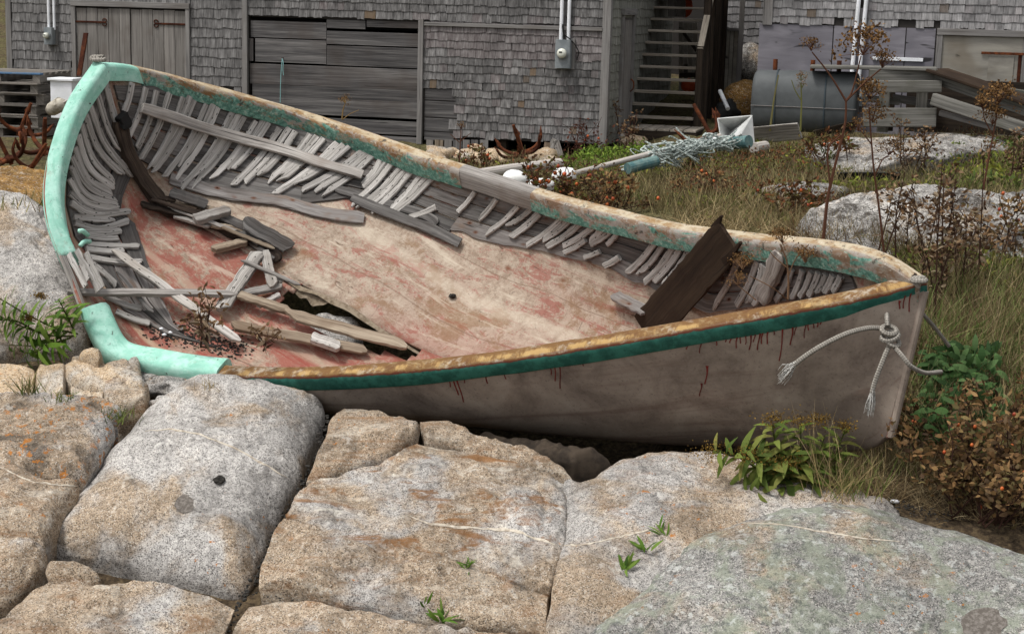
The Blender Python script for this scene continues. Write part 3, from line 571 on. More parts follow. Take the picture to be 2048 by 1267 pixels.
class Wall:
    """vertical wall plane: origin o, a = horizontal axis (as seen left to right), n = outward normal"""
    def __init__(s, o, a): s.o = np.asarray(o, float); s.a = nrm(a); s.z = np.array([0, 0, 1.0]); s.n = np.cross(s.a, s.z); 
    def pt(s, u, v, out=0): return s.o + s.a * u + s.z * v + s.n * out
    def uv(s, px, py):
        d = ray(px, py); t = ((s.o - EYE) @ s.n) / (d @ s.n); P = EYE + d * t - s.o; return P @ s.a, P[2]
    def box(s, u0, u1, v0, v1, th, out=0, bev=.003):
        """slab between u0..u1, v0..v1, from `out` outwards by th; grain along the longer side"""
        c = s.pt((u0 + u1) / 2, (v0 + v1) / 2, out + th / 2)
        if u1 - u0 >= v1 - v0: g = g_bar(resamp([s.pt(u0, (v0 + v1) / 2, out + th / 2), s.pt(u1, (v0 + v1) / 2, out + th / 2)], 4), s.z, s.n, v1 - v0, th, bev)
        else: g = g_bar(resamp([s.pt((u0 + u1) / 2, v0, out + th / 2), s.pt((u0 + u1) / 2, v1, out + th / 2)], 4), s.a, s.n, u1 - u0, th, bev)
        return g
    def shingles(s, parent, u0, u1, v0, v1, ex, mat, skip=None, maxn=300, missing=.0, wmin=.09, wmax=.19, ragged=0, only=None, counter=None):
        rot = Matrix((tuple(s.a) + (0,), tuple(-s.n) + (0,), (0, 0, 1, 0), (0, 0, 0, 1))).transposed()
        rot = Matrix(((s.a[0], -s.n[0], 0), (s.a[1], -s.n[1], 0), (s.a[2], -s.n[2], 1)))
        rest = MB(); cnt = counter if counter is not None else [0]; rows = int(math.ceil((v1 - v0) / ex)); R = random.Random(int(u0 * 100 + v0 * 10) + 5); lst = []
        for r in range(rows):
            u = u0 - R.uniform(0, wmax); z = v0 + r * ex
            while u < u1:
                w = R.uniform(wmin, wmax); a, b = max(u, u0), min(u + w, u1); u += w
                if b - a < .03: continue
                zz = z + R.gauss(0, .006) + (R.uniform(-.02, .02) if ragged and r < ragged else 0)
                if skip and skip((a + b) / 2, z + ex / 2): continue
                if R.random() < missing * (3 if r < 1 else 1): continue
                top = min(v1, zz + ex * 1.2); lst.append((a, b, zz, ex * 1.0, R.randrange(8), R.uniform(-.012, .012) if R.random() > .06 else R.uniform(-.12, .12)))
        vis = []
        for q in lst:
            p = proj(s.pt((q[0] + q[1]) / 2, q[2] + ex / 2)); vis.append(int(-20 < p[0] < 2070 and -14 < p[1] < 1267))
        for q, inview in sorted(zip(lst, vis), key=lambda e: -e[1]):
            a, b, zz, h, var, ang = q; me, V, F, U = shingle_mesh(mat, var)
            ca, sa = math.cos(ang), math.sin(ang); R3 = rot @ Matrix(((ca, 0, -sa), (0, 1, 0), (sa, 0, ca)))
            if inview and cnt[0] < maxn:
                cnt[0] += 1; o = bpy.data.objects.new('shingle', me); COL.objects.link(o); o.parent = parent
                p = s.pt(a, zz, .002) - ORG[parent.name]; m4 = R3.to_4x4() @ Matrix.Diagonal((b - a, 1, h, 1)); m4.translation = Vector(p); o.matrix_local = m4
            else:
                W = (np.array(R3) @ (V * np.array([b - a, 1, h])).T).T + s.pt(a, zz, .002); rest.add(W, F, U + a * 3.1)
        if rest.n: rest.build('shingles', M[mat], parent, kind='stuff')
# --- the left shed
CORNER = at(1208, 306, 25.0); GZ = CORNER[2]; FA_ = nrm(np.array([1, -.26, 0])); LEN = 10.1
WA = Wall(CORNER - FA_ * LEN, FA_); WA.o[2] = GZ
SHED = thing('shingled_shed', WA.pt(LEN / 2, 0, -2), 'long weathered shingled shed behind the boat with plank doors and boarded opening', 'shed')
DEP = 5.8; HT = 3.5
def U_(px, py): return WA.uv(px, py)
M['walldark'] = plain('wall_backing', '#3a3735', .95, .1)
ud0, ud1 = U_(497, 100)[0], U_(838, 100)[0]; vop = U_(660, 38)[1]
uD0, uD1 = U_(152, 100)[0], U_(376, 100)[0]; vD = U_(260, 15)[1]
vband = U_(1000, 52)[1]
mb = MB()
base = .12
for a, b, c, d in ((0, ud0, -.1, HT), (ud1, LEN, base, HT), (ud0, ud1, vop, HT)): mb.add(*g_box(WA.pt((a + b) / 2, (c + d) / 2, -.06), WA.a, WA.n, WA.z, b - a, .1, d - c))
mb.add(*g_box(WA.pt(LEN / 2, HT / 2, -DEP), WA.a, WA.n, WA.z, LEN, .1, HT)); mb.add(*g_box(WA.pt(.05, HT / 2, -DEP / 2), WA.n, WA.a, WA.z, DEP - .1, .1, HT))
mb.build('wall', M['walldark'], SHED)
WS = Wall(CORNER, -WA.n); WS.n = WA.a.copy(); WS.o[2] = GZ      # right hand side wall, running back from the corner
one(g_box(WS.pt(DEP / 2, HT / 2 + base / 2, -.06), WS.a, WS.n, WS.z, DEP, .1, HT - base), 'wall', M['walldark'], SHED)
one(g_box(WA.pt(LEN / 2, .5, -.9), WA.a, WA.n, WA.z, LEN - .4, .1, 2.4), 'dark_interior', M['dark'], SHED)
roof = MB()
for sgn in (0, 1):
    y0, y1 = (.07, -DEP / 2) if sgn == 0 else (-DEP - .35, -DEP / 2); e0 = WA.pt(-.3, HT - .05, y0); e1 = WA.pt(LEN + .3, HT - .05, y0); r0 = WA.pt(-.3, HT + 1.8, y1); r1 = WA.pt(LEN + .3, HT + 1.8, y1)
    V = [e0, e1, r1, r0] + [p + np.array([0, 0, .1]) for p in (e0, e1, r1, r0)]; roof.add(V, [(0, 1, 2, 3), (7, 6, 5, 4), (0, 4, 5, 1), (1, 5, 6, 2), (2, 6, 7, 3), (3, 7, 4, 0)])
roof.build('roof', M['slate'], SHED)
bpoly = [(848, 172), (900, 176), (918, 195), (916, 232), (905, 252), (898, 290), (848, 292)]
def skipA(u, v):
    if uD0 - .02 < u < uD1 + .02 and v < vD + .02: return True
    if ud0 - .02 < u < ud1 + .06 and v < vop: return True
    p = proj(WA.pt(u, v))[None]
    if inpoly(p, bpoly)[0]: return True
    if 380 < p[0][0] < 470 and p[0][1] > 175 or p[0][0] < 140 and p[0][1] > 330: return True
    return False
cntA = [0]
WA.shingles(SHED, ud1 + .08, LEN - .08, base + .02, vband - .05, .122, 'shingle', skipA, 190, counter=cntA, ragged=1)
WA.shingles(SHED, ud0, LEN - .08, vband + .05, HT - .1, .122, 'shingle', skipA, 245, counter=cntA)
WA.shingles(SHED, .1, ud0 - .09, .0, HT - .1, .152, 'shingle', skipA, 300, counter=cntA)
def P_(name, g, mat, parent=SHED, **k): return one(g, name, M[mat], parent, **k)
def vwob(): return random.uniform(0, .004)
P_('corner_board', WA.box(0, .1, 0, HT, .03, .0), 'trim'); P_('corner_board', WA.box(LEN - .09, LEN + .035, base * .5, HT, .035, .0), 'trim')
P_('corner_board', g_bar([WS.pt(.055, base * .5, .02), WS.pt(.055, HT, .02)], WS.a, WS.n, .10, .03), 'trim')
P_('post', WA.box(ud0 - .09, ud0, 0, HT - .2, .06, .0), 'trim'); P_('post', WA.box(ud1, ud1 + .08, 0, vop + .04, .06, .0), 'trim')
P_('trim_band', WA.box(ud1 + .08, LEN - .09, vband - .03, vband + .025, .045, .0), 'trim')
# boarded opening
BL = '500,652,40,75 652,730,38,57 732,838,40,55 652,838,61,89 509,652,76,124 652,838,90,131 498,838,126,168 503,838,164,191 498,838,189,224 498,838,228,256 498,838,258,292'
for i, s_ in enumerate(BL.split()):
    x0, x1, y0, y1 = map(float, s_.split(',')); xm = (x0 + x1) / 2; ym = (y0 + y1) / 2; u0 = U_(x0, ym)[0]; u1 = U_(x1, ym)[0]; v1 = U_(x0, y0)[1]; v0 = U_(x0, y1)[1]
    if i >= 6: v1 = U_(x0, y0 + 0)[1]
    P_('board', WA.box(max(u0, ud0 + .01) + .004, min(u1, ud1 - .01) - .004, v0 + .006, v1 - .006, .025, -.045 + vwob()), 'board')
P_('board', WA.box(ud0 + .01, ud0 + .075, U_(500, 122)[1], U_(500, 77)[1], .03, -.035), 'board')
for i, (y0, y1) in enumerate(((176, 200), (201, 234), (235, 262), (263, 280))):
    v1, v0 = U_(850, y0)[1], U_(850, y1)[1]; P_('board', WA.box(U_(850, 200)[0], U_(918 - i * 3, 200)[0], v0 + .004, v1 - .004, .02, -.012 + vwob()), 'board')
for x0, x1, m_ in ((853, 868, 'doorboard'), (870, 888, 'brownwood'), (889, 905, 'trim'), (906, 925, 'board'), (926, 941, 'trim'), (942, 958, 'board'), (960, 978, 'trim')):
    u0, v = U_(x0, 296); u1 = U_(x1, 296)[0]; P_('patch_shingle', WA.box(u0, u1 - .01, v - .02, v + .13, .016, .004 + vwob()), m_)
for (x, y, ang, m_) in ((1105, 292, .45, 'drift'), (1118, 296, -.35, 'drift'), (1095, 300, .1, 'brownwood')):
    u, v = U_(x, y); c = WA.pt(u, v, .05); d = WA.z * math.cos(ang) + WA.a * math.sin(ang); P_('patch_shingle', g_bar([c - d * .12, c + d * .12], np.cross(d, WA.n), WA.n, .1, .02), m_)
# double plank doors, each leaf with boards and a strap hinge
mid = (uD0 + uD1) / 2; vb = -.15
P_('door_frame', WA.box(uD0 - .05, uD0 + .02, vb, vD, .05), 'trim'); P_('door_frame', WA.box(uD1 - .02, uD1 + .05, vb, vD, .05), 'trim'); P_('door_frame', WA.box(uD0 - .05, uD1 + .05, vD, vD + .09, .06), 'trim')
for leaf, (a, b) in enumerate(((uD0 + .025, mid - .006), (mid + .006, uD1 - .025))):
    dr = P_('door', WA.box(a, b, vb, vD - .02, .02, -.03), 'walldark'); nb = 5
    for k in range(nb):
        x0 = a + (b - a) * k / nb; x1 = a + (b - a) * (k + 1) / nb; P_('door_plank', WA.box(x0 + .003, x1 - .004, vb, vD - .03 + random.uniform(-.01, .01), .024, -.008 + vwob()), 'doorboard', dr)
    hz = U_(190, 44)[1] if leaf == 0 else U_(340, 48)[1]; h0, h1 = (uD0 - .01, uD0 + .56) if leaf == 0 else (uD1 - .56, uD1 + .0)
    P_('hinge', WA.box(h0, h1, hz - .014, hz + .014, .012, .024), 'rustdark', dr)
    e = h1 if leaf == 0 else h0
    for sg in (1, -1): P_('hinge_curl', g_tube(np.array([WA.pt(e + (-.02 + .035 * math.cos(q)) * (1 if leaf == 0 else -1), hz + sg * (.03 + .028 * math.sin(q)), .03) for q in np.linspace(-1.4, 3.4, 10)]), .008, 6), 'rustdark', dr)
# side wall: shingles and door
sd0, sd1 = .95, 1.75
def skipS(u, v): return sd0 - .05 < u < sd1 + .05 and v < 2.05
WS.shingles(SHED, .11, DEP, base, HT - .1, .135, 'shingle_side', skipS, 0, wmin=.12, wmax=.24)
dr = P_('door', WS.box(sd0, sd1, .15, 2.0, .03, -.02), 'doorboard'); P_('door_frame', WS.box(sd0 - .09, sd0, .1, 2.05, .06), 'trim'); P_('door_frame', WS.box(sd1, sd1 + .09, .1, 2.05, .06), 'trim'); P_('door_frame', WS.box(sd0 - .12, sd1 + .12, 2.05, 2.15, .08), 'trim')
for k in range(3): P_('door_plank', WS.box(sd0 + .03 + k * .25, sd0 + .27 + k * .25, .2, 1.97, .015, .012), 'doorboard', dr)
P_('door_handle', g_tube(catmull([WS.pt(sd1 - .1, 1.05, .05), WS.pt(sd1 - .1, 1.0, .1), WS.pt(sd1 - .1, .9, .1), WS.pt(sd1 - .1, .85, .05)], 8), .012, 6), 'rust', dr)
P_('foundation_post', g_box(WA.pt(LEN - .1, -.1, -.12), WA.a, WA.n, WA.z, .2, .2, .4, .01), 'darkstair')
for u in (U_(862, 300)[0], U_(1000, 300)[0]): P_('foundation_post', g_box(WA.pt(u, -.1, -.14), WA.a, WA.n, WA.z, .16, .16, .42, .01), 'darkstair')
# --- meters and conduits on walls
def meter(wall, px, py, label, size=.26, topy=-30, dx=(-.03, .045)):
    u, v = wall.uv(px, py); m = thing('electric_meter', wall.pt(u, v, .05), label, 'meter')
    P_('back_board', wall.box(u - size * .55, u + size * .62, v - size * .86, v + size * .92, .02, .022), 'trim', m); P_('meter_box', wall.box(u - size * .45, u + size * .45, v - size * .8, v + size * .82, .12, .045, .012), 'greymetal', m)
    c = wall.pt(u, v + size * .05, .165); P_('meter_ring', g_tube([c, c + wall.n * .03], size * .34, 20), 'greymetal', m, smooth=False)
    g = P_('glass_dome', g_tube([c + wall.n * .03, c + wall.n * .07, c + wall.n * .09, c + wall.n * .1], [size * .29, size * .28, size * .22, size * .12], 20), 'glassdome', m, smooth=True)
    P_('dial', wall.box(u - size * .13, u + size * .06, v + size * .08, v + size * .16, .003, .265, 0), 'black', g)
    return m, u, v
def conduit(wall, u, v0, v1, label, r=.027, lean=0):
    return one(g_tube([wall.pt(u, v0, .07), wall.pt(u + lean, (v0 + v1) / 2, .07), wall.pt(u + lean * 2, v1, .07)], r, 12), 'conduit', M['white'], smooth=False, label=label, cat='pipe', group='white wall conduits')
mt, u, v = meter(WA, 1130, 108, 'grey electric meter box with round glass on the shingled wall above the rusty anchor')
for d_, lb in ((-.055, 'white conduit above the middle meter, the left one of its pair'), (.06, 'white conduit above the middle meter, the right one of its pair')): conduit(WA, u + d_, v + .2, HT, lb)
P_('cable', g_tube(catmull([WA.pt(u - .03, v + .42, .11), WA.pt(u, v + .3, .13), WA.pt(u + .12, v + .2, .1), WA.pt(u + .22, v + .05, .07), WA.pt(u + .2, v - .08, .06)], 20), .009, 6), 'black', mt); P_('cable', g_tube(catmull([WA.pt(u - .02, v + .44, .12), WA.pt(u + .0, v + .3, .14), WA.pt(u + .03, v + .2, .12)], 12), .013, 6), 'black', mt)
mt, u, v = meter(WA, 106, 72, 'small grey electric meter beside the plank doors at the left', .17)
for d_, lb in ((-.03, 'white conduit above the left meter, the left one of its pair'), (.07, 'white conduit above the left meter, the right one of its pair')): conduit(WA, u + d_, v + .1, HT, lb, .022)
u, v = U_(566, 116); v2 = U_(562, 205)[1]
rp = [WA.pt(u, v, .03), WA.pt(u - .02, v - .3, .04), WA.pt(u - .03, v2, .04)]
tw = thing('hanging_twine', rp[0], 'pale blue twine loop hanging from a nail on the boarded opening', 'twine'); M['twine'] = plain('blue_twine', '#86b3b3', .9, .1)
P_('strand', g_tube(catmull(rp, 10), .006, 6), 'twine', tw); P_('loop', g_tube(catmull([WA.pt(u, v, .035), WA.pt(u + .025, v - .08, .05), WA.pt(u + .02, v - .18, .05), WA.pt(u + .03, v - .27, .05)], 10), .006, 6), 'twine', tw); P_('nail', g_tube([WA.pt(u, v, -.02), WA.pt(u, v + .003, .05)], .006, 6), 'rustdark', tw)
# --- wooden stairs between the buildings
SB = at(1335, 262, 26.4); sa = nrm(WS.a); sr = nrm(np.cross(sa, [0, 0, 1.0]))
STR = thing('outdoor_stairs', SB, 'steep grey wooden stairs with handrail between the two buildings', 'stairs')
rise, going, wid = .192, .215, 1.15
cR = at(1388, 238, 26.5); 
for k in range(11):
    c = cR + sa * going * k + np.array([0, 0, rise * k]) - sr * wid / 2; P_('tread', g_box(c, sr, sa, [0, 0, 1.], wid, .24, .04, .004), 'stairwood', STR)
topc = cR + sa * going * 10.6 + np.array([0, 0, rise * 11]) - sr * wid / 2; P_('landing', g_box(topc + sa * .5, sr, sa, [0, 0, 1.], wid, 1.2, .2, .006), 'stairwood', STR)
for off in (-.02, -wid + .02): 
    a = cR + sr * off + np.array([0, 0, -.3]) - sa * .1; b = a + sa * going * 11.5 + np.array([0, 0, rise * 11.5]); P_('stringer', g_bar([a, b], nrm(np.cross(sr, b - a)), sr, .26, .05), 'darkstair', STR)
a = cR + sr * .06 - sa * .05 + np.array([0, 0, -.4]); P_('newel_post', g_bar([a, a + np.array([0, 0, 1.55])], sr, sa, .11, .11, .01), 'darkstair', STR)
h0 = a + np.array([0, 0, 1.5]); h1 = h0 + sa * going * 11 + np.array([0, 0, rise * 11]); P_('handrail', g_bar([h0 - sa * .05, h1], sr, nrm(np.cross(sr, h1 - h0)), .1, .05, .006), 'stairwood', STR)
for k, (px, Y) in enumerate(((1412, 27.6), (1425, 28.2), (1436, 29.0), (1404, 27.0))):
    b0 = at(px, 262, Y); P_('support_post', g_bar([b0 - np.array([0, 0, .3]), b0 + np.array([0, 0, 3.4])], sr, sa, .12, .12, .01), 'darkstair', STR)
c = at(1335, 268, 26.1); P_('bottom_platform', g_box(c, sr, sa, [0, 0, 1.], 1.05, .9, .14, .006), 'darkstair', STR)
for k in range(5): P_('platform_board', g_box(c + sr * (-.42 + .21 * k) + np.array([0, 0, .09]), sa, sr, [0, 0, 1.], .92, .19, .03, .004), 'stairwood', STR)
for (x0, y0, x1, y1, Y) in ((1366, 64, 1392, 100, 29.5), (1360, 150, 1400, 150, 29.5)):
    P_('brace', g_bar([at(x0, y0, Y), at(x1, y1, Y)], sa, [0, 0, 1.], .08, .08), 'darkstair', STR)
# things seen behind the stairs
bx = at(1372, 130, 30.5); wbm = thing('white_boarding', bx, 'whitish vertical boarding seen through the stair treads', 'boarding')
for k in range(4): P_('board', g_bar([at(1362 + k * 9.5, 195, 30.5), at(1362 + k * 9.5, 45, 30.5)], sr, sa, .078, .03), 'paleply', wbm)
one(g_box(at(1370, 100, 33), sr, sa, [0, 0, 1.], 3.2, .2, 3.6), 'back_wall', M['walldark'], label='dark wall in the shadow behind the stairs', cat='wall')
one(g_ball(at(1377, 172, 29.8), .14, .1, .13, 12, 8, .1, 3), 'orange_float', M['orange'], smooth=True, label='small orange float behind the stairs', cat='float')
one(g_ball(at(1372, 12, 29.6), .12, .1, .2, 12, 8, .1, 4), 'orange_bundle', M['orange'], smooth=True, label='orange bundle at the top of the stairs', cat='bundle')
for px, lb in ((1345, 'weathered post at the top of the stairs, left of the orange bundle'), (1363, 'weathered post at the top of the stairs, next to the orange bundle')):
    one(g_bar([at(px, 34, 29.3), at(px - 1, -40, 29.3)], sr, sa, .14, .1), 'landing_post', M['doorboard'], label=lb, cat='post')
# narrow board shed and the shingled gable between
W2 = Wall(at(1438, 182, 29.5), nrm(np.array([1, -.2, 0]))); TS = thing('board_shed', W2.pt(.2, 0, -.5), 'narrow grey vertical board shed right of the stairs', 'shed'); wU = W2.uv(1474, 120)[0]; hV = W2.uv(1450, 62)[1]
P_('wall', W2.box(-.05, wU + .03, -.2, hV, .06, -.08), 'walldark', TS)
for k in range(4): P_('board', W2.box(wU * k / 4 + .005, wU * (k + 1) / 4 - .003, 0, hV + .02, .025, vwob()), 'paleply', TS)
P_('corner_board', W2.box(wU, wU + .09, -.05, W2.uv(1480, -20)[1], .04), 'trim', TS); P_('roof_edge', W2.box(-.05, wU + .0, hV, hV + .05, .06), 'trim', TS)
W3 = Wall(at(1476, 98, 31.5), nrm(np.array([1, -.2, 0]))); GB = thing('shingled_gable', W3.pt(.2, 0, -.5), 'narrow shingled wall between the board shed and the right building', 'shed'); P_('wall', W3.box(-.3, .6, -.05, 1.6, .06, -.08), 'walldark', GB); W3.shingles(GB, -.25, .5, 0, 1.6, .13, 'shingle_pale', None, 60)
rb = thing('dark_roof', at(1455, 40, 36), 'dark slate coloured roof far behind the stairs', 'roof'); W4 = Wall(at(1405, 75, 36), nrm(np.array([1, -.1, 0]))); P_('deck', W4.box(0, 1.2, -.1, 1.6, .06, -.08), 'walldark', rb); W4.shingles(rb, 0, 1.15, 0, 1.5, .15, 'slate', None, 80)
# --- the right building
BO = at(1513, 268, 26.6); WB = Wall(BO, nrm(np.array([1, -.2, 0]))); BLD = thing('shingled_building', WB.pt(2.5, 0, -2), 'grey building on the right, shingled above plywood sheets, with a pale door', 'building'); LB = 6.2; HB = 3.4
def UB(px, py): return WB.uv(px, py)
vS = UB(1700, 52)[1]
P_('wall', g_box(WB.pt(LB / 2, HB / 2 - .1, -.06), WB.a, WB.n, WB.z, LB, .1, HB + .3), 'walldark', BLD); P_('wall', g_box(WB.pt(.05, HB / 2 - .1, -2.1), WB.n, WB.a, WB.z, 4, .1, HB + .3), 'walldark', BLD)
rf = [WB.pt(-.3, HB, .08), WB.pt(LB + .3, HB, .08), WB.pt(LB + .3, HB + 1.6, -2.2), WB.pt(-.3, HB + 1.6, -2.2)]; rf2 = [p + np.array([0, 0, .1]) for p in rf]; obj('roof', rf + rf2, [(0, 1, 2, 3), (7, 6, 5, 4), (0, 4, 5, 1), (1, 5, 6, 2), (2, 6, 7, 3), (3, 7, 4, 0)], M['slate'], BLD, uv=[(0, 0)] * 8)
cb = [0]; WB.shingles(BLD, .14, LB, vS, HB - .05, .125, 'shingle_pale', None, 300, missing=.035, wmin=.09, wmax=.2, ragged=1, counter=cb)
P_('corner_board', WB.box(0, .15, vS - .02, HB, .035), 'trim', BLD)
for x0, x1 in ((1515, 1663), (1664, 1808), (1809, 1868)):
    P_('plywood_sheet', WB.box(UB(x0, 120)[0] + .004, UB(x1, 120)[0] - .004, -.2, vS - .005, .014, -.008), 'plywood', BLD)
dU0, dU1 = UB(1870, 120)[0], UB(2044, 120)[0]; dV = UB(1950, 72)[1]
P_('door_frame', WB.box(dU0, dU0 + .09, -.2, dV, .05), 'trim', BLD); P_('door_frame', WB.box(dU1, dU1 + .1, -.2, dV, .05), 'trim', BLD); P_('door_frame', WB.box(dU0, dU1 + .1, dV, dV + .1, .06), 'trim', BLD)
dr = P_('door', WB.box(dU0 + .09, dU1, -.2, dV, .03, -.01), 'paleply', BLD); P_('door_sheet', WB.box(dU1 - .5, dU1 - .12, -.2, UB(2000, 112)[1], .012, .022), 'paleply', dr)
hz = UB(2000, 107)[1]; P_('hinge', WB.box(UB(1962, 107)[0], dU1 + .02, hz - .02, hz + .02, .014, .038), 'rust', dr); P_('rust_strip', WB.box(dU1 - .06, dU1 - .01, -.2, hz, .01, .024), 'rustdark', dr)
# conduits, meter and batten on the right building
for x, lb in ((1716, 'white conduit on the right building, the left one of the pair'), (1731, 'white conduit on the right building, the right one of the pair')):
    u, v = UB(x, 60); conduit(WB, u - .06, UB(x, 182)[1], HB, lb, .033, lean=.04)
mt, u, v = meter(WB, 1714, 192, 'small round electric meter low on the plywood wall behind the tall dead stalk', .19)
P_('batten', WB.box(UB(1745, 117)[0], UB(1846, 117)[0], UB(1800, 122)[1], UB(1800, 115)[1], .03, .012), 'white', BLD)
one(g_box(WB.pt(LB + 3, 1.2, -1), WB.a, WB.n, WB.z, 3, .2, 3), 'far_wall', M['walldark'], label='plain dark wall beyond the right edge', cat='wall') if False else None
# ------------------------------------------------------------------ the wrecked boat
BOAT = thing('wooden_boat', (0, 12.8, 1.0), 'broken double ended wooden boat with mint and worn green rail lying on rocks', 'boat')
def shell_mat(name, red, redamt, base='#b3a18d', seam=False):
    t = NT(name, .85, .2); v = t.uv(rnd=False); p = t.pos()
    a = t.noise(t.mapv(v, (1.1, 2.6, 1)), 1.3, 6, .68, .4); f = t.noise(p, 34, 5, .7); m_ = t.noise(p, 7, 8, .82, .4)
    c = t.mix(t.step(m_, .43, .57), base, '#8f7d6d'); c = t.mix(t.math('MULTIPLY', t.step(t.noise(p, 19, 6, .8, .6), .5, .58), .45), c, rgb('#b3a797')); c = t.mix(t.math('MULTIPLY', t.step(f, .56, .7), .5), c, rgb('#cfc4b4'))
    c = t.mix(t.math('MULTIPLY', t.step(f, .45, .3), .5), c, rgb('#6b5646'))
    pk = t.noise(t.mapv(v, (1.0, 4.0, 1)), 2.6, 8, .78, .9); c = t.mix(t.math('MULTIPLY', t.step(t.math('ADD', pk, t.math('MULTIPLY', t.math('SUBTRACT', f, .5), .35)), .60 - redamt * .2, .68 - redamt * .2), .7), c, red)
    pk2 = t.noise(t.mapv(v, (.5, 1.8, 1)), .9, 4, .6); c = t.mix(t.math('MULTIPLY', t.step(pk2, .5 - redamt * .1, .7), .42), c, red)
    oc = t.noise(t.mapv(v, (.9, 1.6, 1)), 1.9, 5, .6, .8); c = t.mix(t.math('MULTIPLY', t.step(t.math('ADD', oc, t.math('MULTIPLY', t.math('SUBTRACT', m_, .5), .5)), .56, .66), .5), c, rgb('#7f5f41'))
    u, w, _ = t.sep(v)
    wob = t.math('MULTIPLY', t.math('SUBTRACT', t.noise(t.mapv(v, (1.2, 1, 1)), 1.5, 3), .5), .05)
    for pos, wd, col, am in ((.155, .02, '#c9bb9c', .5), (.31, .006, '#5a4030', .6), (.46, .03, '#c7b99c', .4), (.62, .006, '#4c382b', .55), (.80, .03, '#bfb19c', .4)) if seam else ((.36, .03, '#c9bdab', .25), (.55, .004, '#6b5142', .5), (.72, .05, '#cabeac', .3), (.88, .005, '#6b5142', .45)):
        d = t.math('ABSOLUTE', t.math('SUBTRACT', t.math('ADD', w, wob), pos)); k = t.math('MULTIPLY', t.step(d, wd, wd * .3), am); c = t.mix(k, c, rgb(col))
    ls = t.noise(t.mapv(v, (.7, 9, 1)), 1.6, 7, .75, .4); c = t.mix(t.math('MULTIPLY', t.step(ls, .56, .66), .6 if not seam else .8), c, red); c = t.mix(t.math('MULTIPLY', t.step(ls, .45, .36), .55), c, rgb('#c4b8a6')); ls2 = t.noise(t.mapv(v, (.5, 6, 2)), 2.3, 7, .78, .5); c = t.mix(t.math('MULTIPLY', t.step(ls2, .57, .68), .5), c, rgb('#7a5c45'))
    cr = t.noise(t.mapv(v, (3, 30, 1)), 1, 4, .6, 1.2); c = t.mix(t.math('MULTIPLY', t.step(cr, .33, .28), .7), c, rgb('#4a372b'))
    sp = t.noise(p, 16, 6, .8, .5); c = t.mix(t.math('MULTIPLY', t.step(sp, .40, .30), .75), c, rgb('#4d3c31')); sc2 = t.noise(t.mapv(v, (14, 2.2, 1)), 1.5, 5, .7, 1.5); c = t.mix(t.math('MULTIPLY', t.step(sc2, .34, .29), .5), c, rgb('#57443a')); c = t.mix(t.math('MULTIPLY', t.step(sc2, .66, .72), .5), c, rgb('#d2c6b6'))
    rs_ = t.voro(t.mapv(v, (1.3, 2.1, 1)), 2.6); c = t.mix(t.math('MULTIPLY', t.step(rs_, .12, .02), .7), c, rgb('#6b3a20'))
    return t.fin(c, t.math('ADD', f, sp), .5, .008)
M['in_far'] = shell_mat('far_shell_inside', rgb('#8c4f46'), .42, '#a69686')
M['in_near'] = shell_mat('near_shell_inside', rgb('#8e463c'), .80, '#a58473', True)
def out_mat():
    t = NT('hull_outside', .8, .25); v = t.uv(rnd=False); p = t.pos(); a = t.noise(p, 2.2, 6, .65, .5); f = t.noise(p, 45, 4, .7)
    c = t.ramp(a, [(.3, '#6c6058'), (.5, '#93867b'), (.7, '#a99d91')]); c = t.mix(t.math('MULTIPLY', t.step(f, .55, .7), .35), c, rgb('#9c8f83')); c = t.mix(t.math('MULTIPLY', t.step(f, .45, .3), .4), c, rgb('#3c332d'))
    st = t.noise(t.mapv(v, (.5, 7, 1)), 1.2, 5, .6, .5); c = t.mix(t.math('MULTIPLY', t.step(st, .52, .7), .5), c, rgb('#5b4038'))
    rs = t.noise(t.mapv(v, (.35, 3, 1)), 1.7, 5, .65); c = t.mix(t.math('MULTIPLY', t.step(rs, .57, .72), .5), c, rgb('#6b3d36'))
    w = t.sep(v)[1]; c = t.mix(t.math('MULTIPLY', t.step(w, .45, .8), .55), c, rgb('#473a34'))  # shade under the hull painted in: colour darkens towards the keel
    return t.fin(c, f, .25, .004)
M['out'] = out_mat()
HOLE = [(566,590),(600,570),(660,588),(705,606),(760,648),(846,706),(810,718),(740,706),(650,672),(585,644),(556,612)]
